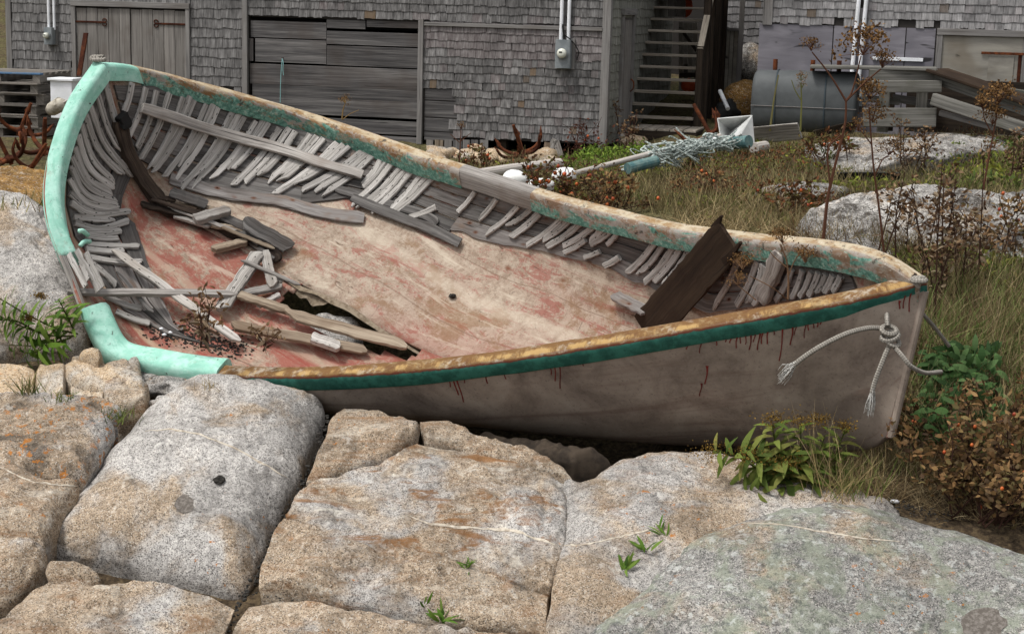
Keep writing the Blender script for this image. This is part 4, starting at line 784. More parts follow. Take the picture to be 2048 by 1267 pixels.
def shell(near, H, mat_in, name, label):
    nu, nv = len(SU), NV
    du = np.gradient(H, axis=0); dv = np.gradient(H, axis=1); n_ = nrm(np.cross(du, dv)); n_[:2] = n_[2]; n_[-1] = n_[-2]
    cen = (crv(GN, SU) + crv(GF, SU)) / 2
    sgn = np.sign(((cen[:, None] - H) * n_).sum(-1)).mean(); n_ = n_ * (1 if sgn > 0 else -1)   # towards the inside
    Ho = H - n_ * .022
    I = H.reshape(-1, 3); O = Ho.reshape(-1, 3); m = nu * nv
    fi = np.array([(i * nv + j, (i + 1) * nv + j, (i + 1) * nv + j + 1, i * nv + j + 1) for i in range(nu - 1) for j in range(nv - 1)])
    keep = np.ones(len(fi), bool)
    if near:
        pc = proj(I[fi].mean(1)); wob = np.stack([6 * vnoise(np.c_[pc * .03, 0 * pc[:, :1]], 4), 6 * vnoise(np.c_[pc * .03, 0 * pc[:, :1] + 5], 6)], -1)
        keep &= ~inpoly(pc + wob, HOLE)
    fk = fi[keep]
    e = {}
    for f in fk:
        for a, b in zip(f, np.roll(f, -1)):
            if (b, a) in e: del e[(b, a)]
            else: e[(a, b)] = 1
    rim = [(b, a, a + m, b + m) for a, b in e]
    F = [tuple(f) for f in fk] + [tuple((f + m)[::-1]) for f in fk] + rim
    uvu = (SS * .5).ravel(); uvv = (TT * 1.0).ravel(); U = np.vstack([np.c_[uvu, uvv]] * 2)
    midx = [0] * len(fk) + [1] * len(fk) + [0] * len(rim)
    o = obj(name, np.vstack([I, O]), F, [M[mat_in], M['out']], BOAT, uv=U, smooth=True, midx=midx, label=label)
    return [tuple(f) for f in fi], I, O
FI, IN_N, OUT_N = shell(True, HN, 'in_near', 'hull_side', 'near side of the hull, brown grey outside, pink inside, holed near the keel')
_, IN_F, OUT_F = shell(False, HF, 'in_far', 'hull_side', 'far side of the hull, beige and pink bare skin inside')
BV_IN = BVHTree.FromPolygons(np.vstack([IN_N, IN_F]).tolist(), FI + [tuple(i + len(IN_N) for i in f) for f in FI])
BV_INN = BVHTree.FromPolygons(IN_N.tolist(), FI); BV_INF = BVHTree.FromPolygons(IN_F.tolist(), FI); BV_OUT = BVHTree.FromPolygons(OUT_N.tolist(), FI)
def allhits(bvh, px, py):
    d = Vector(ray(px, py)); o = Vector(EYE); r = []
    for _ in range(8):
        h = bvh.ray_cast(o, d)
        if h[0] is None: break
        n = np.array(h[1]); n = -n if n @ np.array(d) > 0 else n; r.append((np.array(h[0]), n)); o = h[0] + d.normalized() * .01
    return r
def hull_at(px, py, side=None):
    """inside surface seen through this pixel (the last layer hit is the inside of the far wall)"""
    r = allhits({None: BV_IN, 'n': BV_INN, 'f': BV_INF}[side], px, py)
    return r[-1] if r else None
def trace(pts, n, side=None):
    P = catmull(pts, n) if len(pts) > 2 else resamp(pts, n); R = []
    for x, y in P:
        h = hull_at(x, y, side)
        if h is not None: R.append(h)
    if len(R) < 3: return None
    H = np.array([a for a, b in R]); Nn = np.array([b for a, b in R])
    # drop jumps in depth
    med = np.median(H[:, 1]); ok = np.abs(H[:, 1] - med) < 1.2; H, Nn = H[ok], Nn[ok]
    if len(H) < 3: return None
    k = np.ones(5) / 5; Nn = np.stack([np.convolve(np.pad(Nn[:, i], 2, 'edge'), k, 'valid') for i in range(3)], -1)
    H = np.stack([np.convolve(np.pad(H[:, i], 1, 'edge'), np.ones(3) / 3, 'valid') for i in range(3)], -1)
    return H, nrm(Nn)
def strip(name, pts, w, t, lift, mat, side=None, n=12, rag=0, seed=0, taper=(.6, .35), parent=BOAT, label=None, spl=False):
    q = trace(pts, n, side)
    if q is None: return None
    H, Nn = q; m = len(H); T = nrm(np.gradient(H, axis=0)); A = nrm(np.cross(T, Nn)); ww = np.full(m, w)
    ww = ww * (1 + .12 * np.array([n1(i * .7 + seed, seed) for i in range(m)])); ww[0] *= taper[0]; rr_ = random.Random(seed * 7 + 1)
    if spl and m > 6:
        L_ = rr_.choice((2, 2, 3, 4, 5)); f_ = np.linspace(1, rr_.uniform(.15, .5), L_) ** rr_.uniform(.6, 1.4); ww[-L_:] *= f_; H = H.copy(); H[-L_:] += A[-L_:] * (w * .42 * rr_.choice((-1, 1)) * (1 - f_))[:, None]
    else: ww[-1] *= taper[1]
    tt = np.full(m, t); tt[-1] *= .6
    return one(g_bar(H + Nn * (lift + t / 2), A, Nn, ww, tt, .006, rag=rag, seed=seed), name, M[mat], parent, label=label)
# --- planks still fixed inside: far side strakes, near stern strakes
def strakes(top, bot, k, cuts, mats, side, th=.016, lift=.004, jag=4, seed=0):
    n = 90; T_, B_ = resamp(top, n), resamp(bot, n)
    for a in range(k):
        f0, f1 = a / k, (a + 1) / k
        cs = cuts[a % len(cuts)]
        for ci in range(len(cs) - 1):
            i0, i1 = int(cs[ci] * (n - 1)), int(cs[ci + 1] * (n - 1)); idx = np.arange(i0, i1 + 1)
            if len(idx) < 4: continue
            rows = []
            for fr in (f0 + .02, f0 + .35 * (f1 - f0), f0 + .7 * (f1 - f0), f1 - .012):
                r = []
                for i in idx:
                    p = T_[i] * (1 - fr) + B_[i] * fr
                    if fr > .97: p = p + np.array([0, jag * n1(i * .35 + seed, seed + a)])
                    h = hull_at(p[0], p[1], side); r.append(h)
                rows.append(r)
            good = [j for j in range(len(idx)) if all(rows[q][j] is not None for q in range(4))]
            if len(good) < 4: continue
            H = np.array([[rows[q][j][0] for q in range(4)] for j in good]); Nn = np.array([[rows[q][j][1] for q in range(4)] for j in good])
            jit = .004 * random.random() + lift
            top_ = (H + Nn * (jit + th)).reshape(-1, 3); bot_ = (H + Nn * jit * .2).reshape(-1, 3); g = len(good)
            L = np.r_[0, np.cumsum(np.linalg.norm(np.diff(H[:, 0], axis=0), axis=1))]; U = np.array([(L[i] + seed, q * .05 + a * .3) for i in range(g) for q in range(4)])
            F = [(i * 4 + q, i * 4 + q + 1, (i + 1) * 4 + q + 1, (i + 1) * 4 + q) for i in range(g - 1) for q in range(3)]; m = g * 4
            F += [tuple(x + m for x in f[::-1]) for f in F]
            for i in range(g - 1): F += [(i * 4, (i + 1) * 4, (i + 1) * 4 + m, i * 4 + m), (i * 4 + 3, i * 4 + 3 + m, (i + 1) * 4 + 3 + m, (i + 1) * 4 + 3)]
            for i, s_ in ((0, 1), (g - 1, -1)):
                for q in range(3): F.append((i * 4 + q, i * 4 + q + m, i * 4 + q + 1 + m, i * 4 + q + 1))
            obj('plank', np.vstack([top_, bot_]), F, M[mats if isinstance(mats, str) else mats[(a + ci) % len(mats)]], BOAT, uv=np.vstack([U, U]))
FT = [(225,168),(300,168),(400,196),(500,226),(600,258),(700,290),(800,325),(880,352),(960,376),(1060,408),(1200,446),(1320,474),(1420,494),(1500,506),(1600,522),(1700,540)]
FB = [(262,300),(275,322),(330,352),(420,378),(520,396),(600,412),(690,400),(790,418),(900,462),(1010,492),(1140,516),(1230,538),(1275,562),(1330,582),(1420,628),(1500,616),(1600,598),(1715,574)]
strakes(FT[:9], FB[:9], 4, [(0, .31, .66, 1), (0, .48, 1), (0, .22, .71, 1), (0, .55, 1)], ('plank', 'plank', 'plank_rust'), 'f', seed=1)
strakes(FT[8:], FB[8:], 3, [(0, .38, .8, 1), (0, .55, 1), (0, .3, .72, 1)], ('plank_rust', 'plank', 'plank_rust'), 'f', seed=2, jag=6)
strip('plank', [(330,352),(420,384),(520,400),(560,405),(650,430),(735,440)], .13, .018, .02, 'plank_rust', 'f', 22, .012, 3, (.9, .8))
strip('plank', [(695,398),(800,440),(860,462),(930,492)], .10, .025, .035, 'plank', 'f', 14, .008, 4, (.8, .9), label='dark loose plank end hanging below the others')
strip('plank', [(660,378),(760,408),(850,432),(880,452)], .09, .018, .03, 'plank', 'f', 14, .008, 5)
NT_ = [(200,160),(172,216),(146,282),(131,345),(129,410),(145,474),(178,515),(205,570),(245,622),(330,668),(420,692)]
NB = [(238,230),(248,300),(262,350),(245,390),(240,420),(270,450),(292,520),(318,590),(350,650),(390,680),(440,700)]
strakes(NT_[:6], NB[:6], 3, [(0, .6, 1), (0, .45, 1), (0, .7, 1)], ('plank',), 'n', seed=7, jag=5)
strakes(NT_[5:], NB[5:], 3, [(0, .42, 1), (0, .55, 1), (0, .3, .75)], ('plank', 'plank_rust'), 'n', seed=8, jag=8)
# --- ribs
FAR = '257,168,241,226 285,176,250,277 307,182,266,302 333,187,273,324 361,195,290,345 383,201,298,351 408,209,320,360 432,215,344,362 462,223,355,384 486,233,375,383 509,242,418,367 535,247,460,346 557,258,462,380 590,266,515,360 618,276,530,372 645,284,553,372 672,292,543,397 695,300,585,378 722,308,600,388 745,316,640,398 764,321,726,375 785,331,698,418 806,335,712,425 826,345,740,432 847,349,778,427 868,357,774,442 878,415,806,444 952,385,919,427 995,399,960,443 1039,412,973,473 1064,418,1017,454 1081,426,1023,478 1124,438,1056,494 1140,440,1089,481 1162,446,1097,495 1187,454,1130,492 1206,459,1184,481 1178,476,1132,506 1222,462,1186,487 1239,465,1220,487 1206,500,1173,514 1246,511,1212,531 1313,484,1258,546 1331,487,1280,550 1351,492,1293,566 1366,494,1313,563 1384,498,1332,570 1481,516,1430,616 1519,522,1478,610 1541,526,1500,606 1556,530,1520,602 1588,540,1557,600 1610,543,1590,596 1627,546,1606,592 1642,548,1624,590 1656,551,1640,586 1670,553,1655,583 1686,555,1672,580'
FL = FAR.split(); fx = []
for q in range(4, 25, 2):
    u_, w_ = [np.array(list(map(float, FL[q + k].split(',')))) for k in (0, 1)]; m_ = (u_ + w_) / 2; m_[2:] = m_[:2] + (m_[2:] - m_[:2]) * random.uniform(.75, 1.05); fx.append(','.join('%.1f' % z for z in m_))
for i, s_ in enumerate(FL + fx):
    a, b, c, d = map(float, s_.split(',')); ln = math.hypot(c - a, d - b)
    sag = .045 * ln
    ex_ = 0 if i in (26, 37, 40, 41) else (3 if i < 14 else 8); a += (a - c) / ln * ex_; b += (b - d) / ln * ex_
    strip('rib', [(a, b), ((a + c) / 2 + sag * .9, (b + d) / 2 + sag * .5), (c, d)], random.uniform(.048, .064) * (1 if ln > 60 else .85), .03, .022, 'rib', 'f', 18, .0035, i, (1, .45), spl=True)
NEAR = '206,172,222,230,238,277 222,172,230,205,235,234 192,198,212,260,246,318 178,222,206,290,263,356 168,238,192,300,244,353 160,257,180,318,227,368 153,279,172,335,225,379 147,304,168,355,223,388 142,322,170,372,232,402 140,342,165,388,233,412 140,367,165,404,236,420 143,394,175,420,240,424 146,412,178,430,260,424 153,436,190,440,226,440 155,450,195,460,258,444 176,468,205,470,242,466 179,478,205,482,237,482 182,494,230,498,280,498 180,505,215,509,248,507 186,522,235,530,285,528 190,540,215,560,232,580 215,600,250,615,283,622 240,632,270,645,300,652'
for i, s_ in enumerate(NEAR.split()):
    a = list(map(float, s_.split(',')))
    ln = math.hypot(a[2] - a[0], a[3] - a[1]); a[0] += (a[0] - a[2]) / ln * 14; a[1] += (a[1] - a[3]) / ln * 14
    strip('rib', [(a[0], a[1]), (a[2], a[3]), (a[4], a[5])], random.uniform(.05, .062), .03, .022, 'rib', 'n', 18, .0035, 100 + i, (1, .5), spl=i % 3 > 0)
strip('stringer', [(262,212),(400,258),(560,308),(650,340),(732,362)], .10, .035, .075, 'drift', 'f', 24, .004, 9, (.9, .9), label='long grey board fixed across the ribs')
strip('knee', [(1578,492),(1560,540),(1535,598)], .13, .06, .05, 'drift', 'f', 10, .02, 10, (.7, .8))
strip('knee', [(1545,520),(1535,560),(1515,602)], .09, .04, .05, 'rib', 'f', 10, .015, 11, (.8, .8))
strip('sternpost', [(228,236),(240,285),(262,335),(290,375),(318,415),(350,432)], .13, .07, .02, 'darkwood', None, 18, .02, 12, (.8, .8), label='black rotten sternpost')
strip('iron_fitting', [(226,226),(232,238),(240,260)], .10, .07, .06, 'black', None, 6, .02, 13, (1, .7), label='black iron fitting on the sternpost')
strip('keelson', [(300,380),(340,420),(430,456),(520,498),(560,530)], .10, .05, .02, 'darkwood', None, 20, .03, 14, (.8, .5))
strip('torn_edge', [(545,538),(600,570),(660,598),(740,650),(838,704)], .05, .03, -.005, 'edge', 'f', 24, .012, 15, (.8, .6)) if False else None
M['edge'] = plain('torn_skin_edge', '#8c7f6e', .9, .1, 30, 0, 0, '#6e6151', 20)
def edge_strip(name, pts, w, dz, Y0, Y1, seed):
    P = resamp(pts, 26); V = []; U = []
    for i, (x, y) in enumerate(P):
        f = i / 25; p = at(x, y, Y0 + (Y1 - Y0) * f); drop = w * (.6 + .5 * n1(i * .4, seed)) * min(1, 4 * f + .2, 4 * (1 - f) + .2)
        a = p; b = p + np.array([-.02, -.03, -drop]); V += [a, b, b + np.array([0, .012, 0]), a + np.array([0, .02, 0])]; U += [(f * 2, 0), (f * 2, .05), (f * 2, .05), (f * 2, 0)]
    F = [(i * 4 + q, i * 4 + (q + 1) % 4, (i + 1) * 4 + (q + 1) % 4, (i + 1) * 4 + q) for i in range(25) for q in range(4)]
    return obj(name, V, F, M['edge'], BOAT, uv=U, smooth=False)
edge_strip('torn_edge', [(545,540),(600,572),(655,592),(700,612),(760,655),(840,705)], .05, 0, 14.2, 13.68, 4)
edge_strip('torn_flap', [(548,548),(590,572),(640,596),(668,598)], .10, 0, 14.18, 14.0, 8)
# --- rail caps
def rail_mat(name, kind):
    t = NT(name, .75, .25); v = t.uv(rnd=False); u, w, _ = t.sep(v); p = t.pos(); f = t.noise(p, 30, 5, .7); m_ = t.noise(t.mapv(v, (2.2, 1, 1)), 2.4, 5, .68, .5); b = t.noise(p, 8, 5, .7)
    if kind == 'mint':
        c = t.mix(t.step(b, .4, .65), '#8fc4b2', '#a9d3c5'); c = t.mix(t.math('MULTIPLY', t.step(t.noise(t.mapv(v, (3, 5, 1)), 1.5, 7, .78, .4), .5, .62), .6), c, rgb('#76b09c')); cr1 = t.noise(t.mapv(v, (14, 2.5, 1)), 1.2, 6, .75, 1.2); c = t.mix(t.math('MULTIPLY', t.step(cr1, .33, .29), .7), c, rgb('#4b6257')); dt = t.noise(p, 4.5, 7, .8); c = t.mix(t.math('MULTIPLY', t.step(dt, .56, .68), .5), c, rgb('#8d9384'))
        c = t.mix(t.math('MULTIPLY', t.step(f, .66, .73), .7), c, rgb('#b7ccb8')); n2 = t.noise(p, 17, 5, .75); c = t.mix(t.step(n2, .63, .67), c, rgb('#4a5047')); hv = t.n('ShaderNodeHueSaturation'); t.l(c, hv.inputs['Color']); t.l(t.math('MULTIPLY_ADD', t.noise(p, 3.2, 6, .75), .7, .66), hv.inputs['Value']); c = hv.outputs[0]
        sc = t.noise(t.mapv(v, (6, 22, 1)), 1.3, 5, .7, .6); c = t.mix(t.math('MULTIPLY', t.step(sc, .6, .7), .45), c, rgb('#9fae9a'))
        return t.fin(c, f, .3, .005)
    or_, cream, teal, grey = rgb('#71522f'), rgb('#98825e'), rgb('#4b7f71'), rgb('#8d867b')
    if kind == 'near':   # w: 0 inner-top .. .5 outer edge .. 1 outer bottom
        c = t.mix(t.step(t.noise(t.mapv(v, (3.5, 3, 1)), 1.4, 7, .78, .5), .36, .50), cream, or_); c = t.mix(t.math('MULTIPLY', t.step(t.noise(p, 6, 6, .78), .5, .6), .55), c, rgb('#5d3d26')); c = t.mix(t.math('MULTIPLY', t.step(b, .52, .66), .6), c, rgb('#b9b0a0')); c = t.mix(t.math('MULTIPLY', t.step(f, .58, .7), .6), c, rgb('#6b3d24'))
        m2 = t.noise(t.mapv(v, (4, 1.5, 1)), 3, 5, .7); gw = t.math('ADD', w, t.math('MULTIPLY', t.math('SUBTRACT', m2, .5), .16))
        rd = t.step(gw, .50, .55); c = t.mix(rd, c, rgb('#5e2f22')); gcol = t.mix(t.step(b, .4, .62), '#22544a', '#347063'); gcol = t.mix(t.math('MULTIPLY', t.step(f, .6, .7), .5), gcol, rgb('#16332f'))
        c = t.mix(t.step(gw, .55, .60), c, gcol)
        # cream along the shoulder
        sh = t.math('ABSOLUTE', t.math('SUBTRACT', gw, .44)); c = t.mix(t.math('MULTIPLY', t.step(sh, .07, .02), t.math('MULTIPLY', t.step(t.noise(t.mapv(v, (2.2, .4, 1)), 1.7, 6, .75), .48, .58), .75)), c, rgb('#b59560'))
    else:
        q1 = t.noise(t.mapv(v, (3.0, 3.0, 1)), 1.3, 7, .75, .5); q2 = t.noise(p, 5.5, 7, .78, .4); q3 = t.noise(t.mapv(v, (2.2, 1.6, 1)), 1.9, 7, .75, .6)
        c = t.mix(t.step(q1, .42, .56), '#938b7f' if kind == 'far2' else '#a0917a', '#7c6450' if kind == 'far2' else '#7f6040'); c = t.mix(t.math('MULTIPLY', t.step(q2, .47, .57), .9), c, rgb('#97918a'))
        lw = t.math('ADD', w, t.math('MULTIPLY', t.math('SUBTRACT', q3, .5), 2.6 if kind == 'far2' else 2.0)); th0 = .64 if kind == 'far2' else .54
        c = t.mix(t.math('MULTIPLY', t.step(lw, th0, th0 + .12), .9), c, t.mix(t.step(f, .4, .62), '#3f7568', '#74a596'))
        c = t.mix(t.math('MULTIPLY', t.step(w, .36, .30), .7), c, t.mix(t.step(q1, .42, .6), '#c0b296', '#97794f'))
        ru = t.noise(t.mapv(v, (5, 4, 1)), 1.6, 6, .75); c = t.mix(t.math('MULTIPLY', t.step(ru, .56, .66), .7), c, rgb('#75492a'))
        dkm = t.noise(p, 13, 6, .8); c = t.mix(t.math('MULTIPLY', t.step(dkm, .57, .63), .85), c, rgb('#3c3934')); c = t.mix(t.math('MULTIPLY', t.step(f, .58, .7), .6), c, rgb('#cdc7ba'))
    return t.fin(c, t.math('ADD', f, b), .5, .008)
M['mint'] = rail_mat('mint_paint', 'mint'); M['rail_near'] = rail_mat('near_rail_paint', 'near'); M['rail_far'] = rail_mat('far_rail_paint', 'far'); M['rail_far2'] = rail_mat('far_rail_greyed_paint', 'far2')
BUP = nrm((GN[8] + GF[8]) / 2 - GK[8])
def rail(near, s0, s1, mat, name='rail_cap', wi=.15, hd=.14, grow=0, label=None, seed=0, n=None, wob=.006, lift=0):
    G = GN if near else GF; n = n or max(14, int((s1 - s0) * 14)); s = np.linspace(s0, s1, n); C = crv(G, s); T = nrm(np.gradient(crv(G, np.clip(s, .02, 14.98)), axis=0))
    up = np.broadcast_to(BUP, C.shape); 
    out = nrm(np.cross(T, up)); out = out if near else -out
    md = (crv(GN, np.array([7.])) + crv(GF, np.array([7.])))[0] / 2
    prof = [(-1, -1), (-1, -.25), (-.92, -.06), (-.78, 0), (-.35, .04), (-.1, .02), (0, -.1), (.03, -.4), (.02, -.85), (-.04, -1)]
    # order: inner bottom, inner face, top, outer edge, outer bottom
    per = [0, .25, .30, .34, .42, .48, .55, .72, .92, 1.0] if near else [.95, .55, .42, .34, .22, .1, .04, 0, 0, 0]
    k = len(prof); V = []; U = []; L = np.r_[0, np.cumsum(np.linalg.norm(np.diff(C, axis=0), axis=1))]
    for i in range(n):
        a = 1 + grow + .05 * n1(L[i] * 3 + seed, seed); e = 1.0
        for j, (x, y) in enumerate(prof):
            V.append(C[i] + out[i] * (x * wi * a + .034 + grow * .02) + up[i] * (y * hd * a + lift + wob * n1(L[i] * 4 + j * 2.3, seed + 1))); U.append((L[i] + s0, per[j]))
    F = [(i * k + j, (i + 1) * k + j, (i + 1) * k + (j + 1) % k, i * k + (j + 1) % k) for i in range(n - 1) for j in range(k)] + [tuple(range(k)), tuple((n - 1) * k + j for j in range(k - 1, -1, -1))]
    o = obj(name, V, F, M[mat], BOAT, uv=U, smooth=True, label=label)
    md_ = o.modifiers.new('edges', 'EDGE_SPLIT'); md_.split_angle = math.radians(50)
    return o
rail(True, 0.0, 3.72, 'mint', seed=1, n=80, label='mint green rail curving round the stern')
rail(True, 4.50, 6.92, 'mint', seed=2, n=40, grow=.1, wi=.21, hd=.19, lift=.02, label='loose mint green end of the near rail')
rail(True, 6.90, 15, 'rail_near', seed=3, n=130, label='near rail, orange and cream on top, dark green outside')
rail(False, 0.0, 1.0, 'mint', seed=4, n=26, hd=.15, wi=.13, grow=.06)
rail(False, .98, 7.25, 'rail_far', seed=5, n=110, hd=.19, wi=.13, label='far rail with worn orange and teal paint')
rail(False, 7.24, 7.62, 'rail_far2', seed=6, n=10, hd=.185, wi=.125)
rail(False, 7.60, 8.80, 'drift', seed=7, n=26, hd=.17, wi=.12, label='bare grey wood stretch of the far rail')
rail(False, 8.78, 10.1, 'rail_far2', seed=8, n=26, hd=.17, wi=.13); rail(False, 10.08, 12.4, 'rail_far2', seed=9, n=36, hd=.175, wi=.13); rail(False, 12.38, 15, 'rail_far2', seed=10, n=60, hd=.18, wi=.13)
# inner wooden clamp under the rails, broken core in the gap of the near rail
rail(True, 3.6, 4.8, 'drift', name='rail_core', wi=.06, hd=.05, n=14, seed=20, wob=.02)
for i, (a, b) in enumerate([((153,500),(197,582)), ((137,508),(172,572)), ((160,520),(176,560)), ((172,505),(205,575))]):
    p = at(*a, 13.28); q = at(*b, 13.1); one(g_bar(resamp([p, q], 8), nrm(np.cross(q - p, [0, 1., .3])), [0, -1, .3], .055, .03, .006, rag=.012, seed=30 + i), 'splintered_core', M['rib'], BOAT)
# stem and stern heads
def headblock(px, py, Y, sz, mat, name, seed):
    return one(g_ball(at(px, py, Y), sz, sz * .8, sz * .7, 14, 10, .25, seed), name, M[mat], BOAT, smooth=True)
headblock(1832, 562, 11.02, .075, 'darkwood', 'stem_head', 5)
s_ = np.linspace(0, 1, 14); stemP = np.array([hullP(True, np.array([15.]), np.array([x]))[0] for x in np.linspace(0.02, 1, 14)])
one(g_bar(stemP + np.array([.012, -.012, 0]), [.75, -.65, 0], [.65, .75, 0], .05, .05, .012), 'stem', M['out'], BOAT)
for i, (a, b) in enumerate([((158,462),(176,470)), ((160,492),(180,483))]):
    p, q = at(*a, 13.32), at(*b, 13.42); one(g_tube(catmull([p, (p + q) / 2 + np.array([0, -.02, .02]), q], 8), .02), 'lashing_eye', M['mint'], BOAT, smooth=True)
# red paint runs on the outside below the rail
M['redrun'] = plain('red_paint_run', '#641c18', .6, .3, 0, .3)
DR = '1375,685,12 1402,682,22 1475,668,26 1482,667,18 1493,665,22 1503,663,35 1510,662,20 1520,660,38 1526,658,28 1537,656,30 1549,654,14 1567,650,70 1586,648,40 1592,646,22 1612,642,32 1618,641,18 1628,640,14 1636,638,14 1642,637,10 955,742,10 970,740,25 1008,738,18 1035,733,12 1100,722,26 1108,720,40 1118,719,56 1140,716,14 1166,712,18 905,748,40 912,748,54 895,750,22 872,752,12 760,758,10 790,757,14 775,757,12 1434,675,14 1452,672,10 1415,730,36 1403,765,25 1810,585,30 1822,580,42 1800,600,16 925,748,16 1060,728,10 1462,670,14'
for i, s_ in enumerate(DR.split()):
    x, y, ln = map(float, s_.split(',')); sl = -.12 + .5 * max(0, (1300 - x) / 500); P = []
    for q in np.linspace(0, 1, 7):
        px, py = x + ln * q * sl + 1.2 * math.sin(q * 5 + i), y + ln * q + 1
        r = allhits(BV_OUT, px, py)
        if r: P.append(r[0])
    if len(P) < 4: continue
    H = np.array([a for a, b in P]); Nn = np.array([b for a, b in P]); T = nrm(np.gradient(H, axis=0))
    ww = np.array([.018, .011, .008, .007, .006, .007, .008])[:len(H)] * random.uniform(.8, 1.2)
    one(g_bar(H + Nn * .002, nrm(np.cross(T, Nn)), Nn, ww, .003, 0), 'paint_run', M['redrun'], BOAT)
# ------------------------------------------------------------------ loose boards lying in the boat
def on_hull(px, py, lift=0):
    h = hull_at(px, py); 
    if h is None: return at(px, py, 13.2)
    return h[0] + h[1] * lift
def loose(label, a, b, w, t, l0, l1, mat, rag=.008, seed=0, name='loose_board', roll=0, tap=(.9, .7), n=26, mid=None, cat='board'):
    p, q = on_hull(*a, l0), on_hull(*b, l1); P = resamp([p, q], n)
    if mid: P = P + np.array([0, 0, 1.0])[None] * (mid * np.sin(np.linspace(0, math.pi, n)))[:, None]
    T = nrm(q - p); up = nrm(np.array([0.05, -.55, .83])); A = nrm(np.cross(T, up)); Zr = np.cross(A, T); A2 = A * math.cos(roll) + Zr * math.sin(roll); Z2 = Zr * math.cos(roll) - A * math.sin(roll)
    ww = w * (1 + .12 * np.array([n1(i * .6 * min(1, np.linalg.norm(q - p)) + seed, seed) for i in range(n)])); rs2 = random.Random(seed); ww[0] *= tap[0]; ww[-1] *= tap[1]
    for e_ in (1, -1):
        L_ = rs2.choice((2, 3, 4)); f_ = np.linspace(1, rs2.uniform(.25, .6), L_); sl = slice(-L_, None) if e_ == 1 else slice(0, L_); f_ = f_ if e_ == 1 else f_[::-1]; ww[sl] *= f_; P[sl] += A2 * (w * .3 * rs2.choice((-1, 1)) * (1 - f_))[:, None]
    wl = min(1, np.linalg.norm(q - p) / 1.2)
    P = P + Z2 * (.012 * wl * np.array([n1(i * .25 + seed * 3.1, seed) for i in range(n)]))[:, None] + A2 * (.015 * wl * np.array([n1(i * .2 + seed * 5.1, seed + 4) for i in range(n)]))[:, None]
    return one(g_bar(P, A2, Z2, ww, t * (1 + .2 * np.array([n1(i * .5, seed + 2) for i in range(n)])), .005, rag=min(rag * .8, .005), seed=seed), name, M[mat], label=label, cat=cat)
loose('long thin pale driftwood batten slanting down to the worn rail at left', (218,518), (478,698), .075, .03, .12, .08, 'driftholes', .01, 1)
loose('long grey batten poking out through the gap in the mint rail', (134,582), (470,606), .07, .04, .16, .12, 'drift', .008, 2, tap=(.6, .9))
loose('grey batten end crossing the pink panel towards the hole', (455,606), (565,580), .075, .04, .09, .06, 'drift', .008, 3)
loose('weathered forked chunk of rib with nail holes on the pink panel', (438,636), (516,520), .12, .05, .10, .10, 'driftholes', .02, 4)
loose('short upright splintered rib stub beside the hole', (527,518), (546,590), .09, .04, .10, .10, 'driftholes', .02, 5)
loose('brown plank running from the rib chunk down along the hole', (466,602), (585,640), .085, .035, .11, .10, 'brownwood', .008, 6)
loose('wide brown plank lying along the near edge of the hole', (568,645), (815,705), .12, .035, .12, .08, 'brownwood', .01, 7, tap=(.7, .5))
loose('pale brown plank lying against the worn near rail', (460,668), (735,708), .10, .035, .10, .05, 'brownwood', .01, 8)
loose('white splintered stub on top of the pale brown plank', (622,694), (680,712), .10, .05, .13, .11, 'driftholes', .02, 9)
loose('thin brown lath on the pink panel beneath the planks', (500,655), (525,690), .03, .015, .04, .04, 'brownwood', .004, 10)
loose('small grey block with a cut end on the pink panel', (422,508), (492,492), .07, .05, .06, .06, 'brownwood', .008, 11)
loose('rounded pale wooden wedge on the dark debris heap', (384,458), (455,438), .10, .06, .12, .12, 'drift', .015, 12)
loose('wide grey plank end lying across the debris heap', (482,462), (582,505), .17, .025, .13, .06, 'plank', .012, 13, tap=(.6, 1))
loose('grey plank scrap behind the debris heap', (330,392), (412,425), .13, .02, .10, .10, 'plank', .015, 14)
loose('thin grey plank scrap reaching from the heap to the right', (430,442), (500,470), .10, .02, .10, .07, 'plank', .012, 15)
for i, (a, b, w, m_, lb) in enumerate([((275,412),(400,445),.07,'darkwood','dark rotten stick along the lower side of the debris heap'),((310,410),(395,428),.06,'brownwood','brown splinter on the upper left of the debris heap'),((335,420),(430,452),.07,'darkwood','dark rotten stick through the middle of the heap'),((370,415),(455,440),.06,'brownwood','brown split lath at the top of the heap'),((345,440),(420,462),.06,'drift','pale splinter at the lower edge of the heap'),((400,430),(470,462),.05,'darkwood','dark stick under the pale wedge'),((455,455),(520,500),.06,'plank','grey lath leading from the wedge to the hole'),((300,398),(345,412),.06,'darkwood','dark stub beside the sternpost foot'),((420,462),(492,470),.06,'brownwood','brown stub right of the pale wedge'),((500,492),(545,530),.06,'plank','grey splinter at the keel end of the heap'),((540,560),(565,575),.05,'drift','tiny pale sliver at the torn skin edge'),((515,625),(560,602),.05,'drift','short grey sliver on the long grey batten')]):
    loose(lb, a, b, w, .03, .05 + .015 * (i % 3), .06 + .01 * (i % 4), m_, .018, 40 + i, name='driftwood_stick', cat='stick')
loose('small grey board piece lying beside the dark standing plank', (1234,588), (1306,622), .16, .025, .03, .03, 'plank_rust', .006, 60)
for i, (a, b, lb) in enumerate([((330,425),(470,478),'long thin grey splinter crossing the debris heap'),((290,405),(420,452),'long thin dark splinter left in the debris heap'),((440,470),(548,512),'thin lath along the keel above the pink panel'),((240,540),(330,600),'thin grey slat inside the broken stern rail'),((225,560),(300,640),'thin slat lying down the near stern planks'),((480,540),(600,585),'thin pale lath lying towards the hole')]):
    loose(lb, a, b, .04, .018, .09 + .01 * i, .10, ('drift', 'darkwood', 'brownwood', 'drift', 'plank', 'drift')[i], .004, 140 + i, name='splinter', cat='splinter')
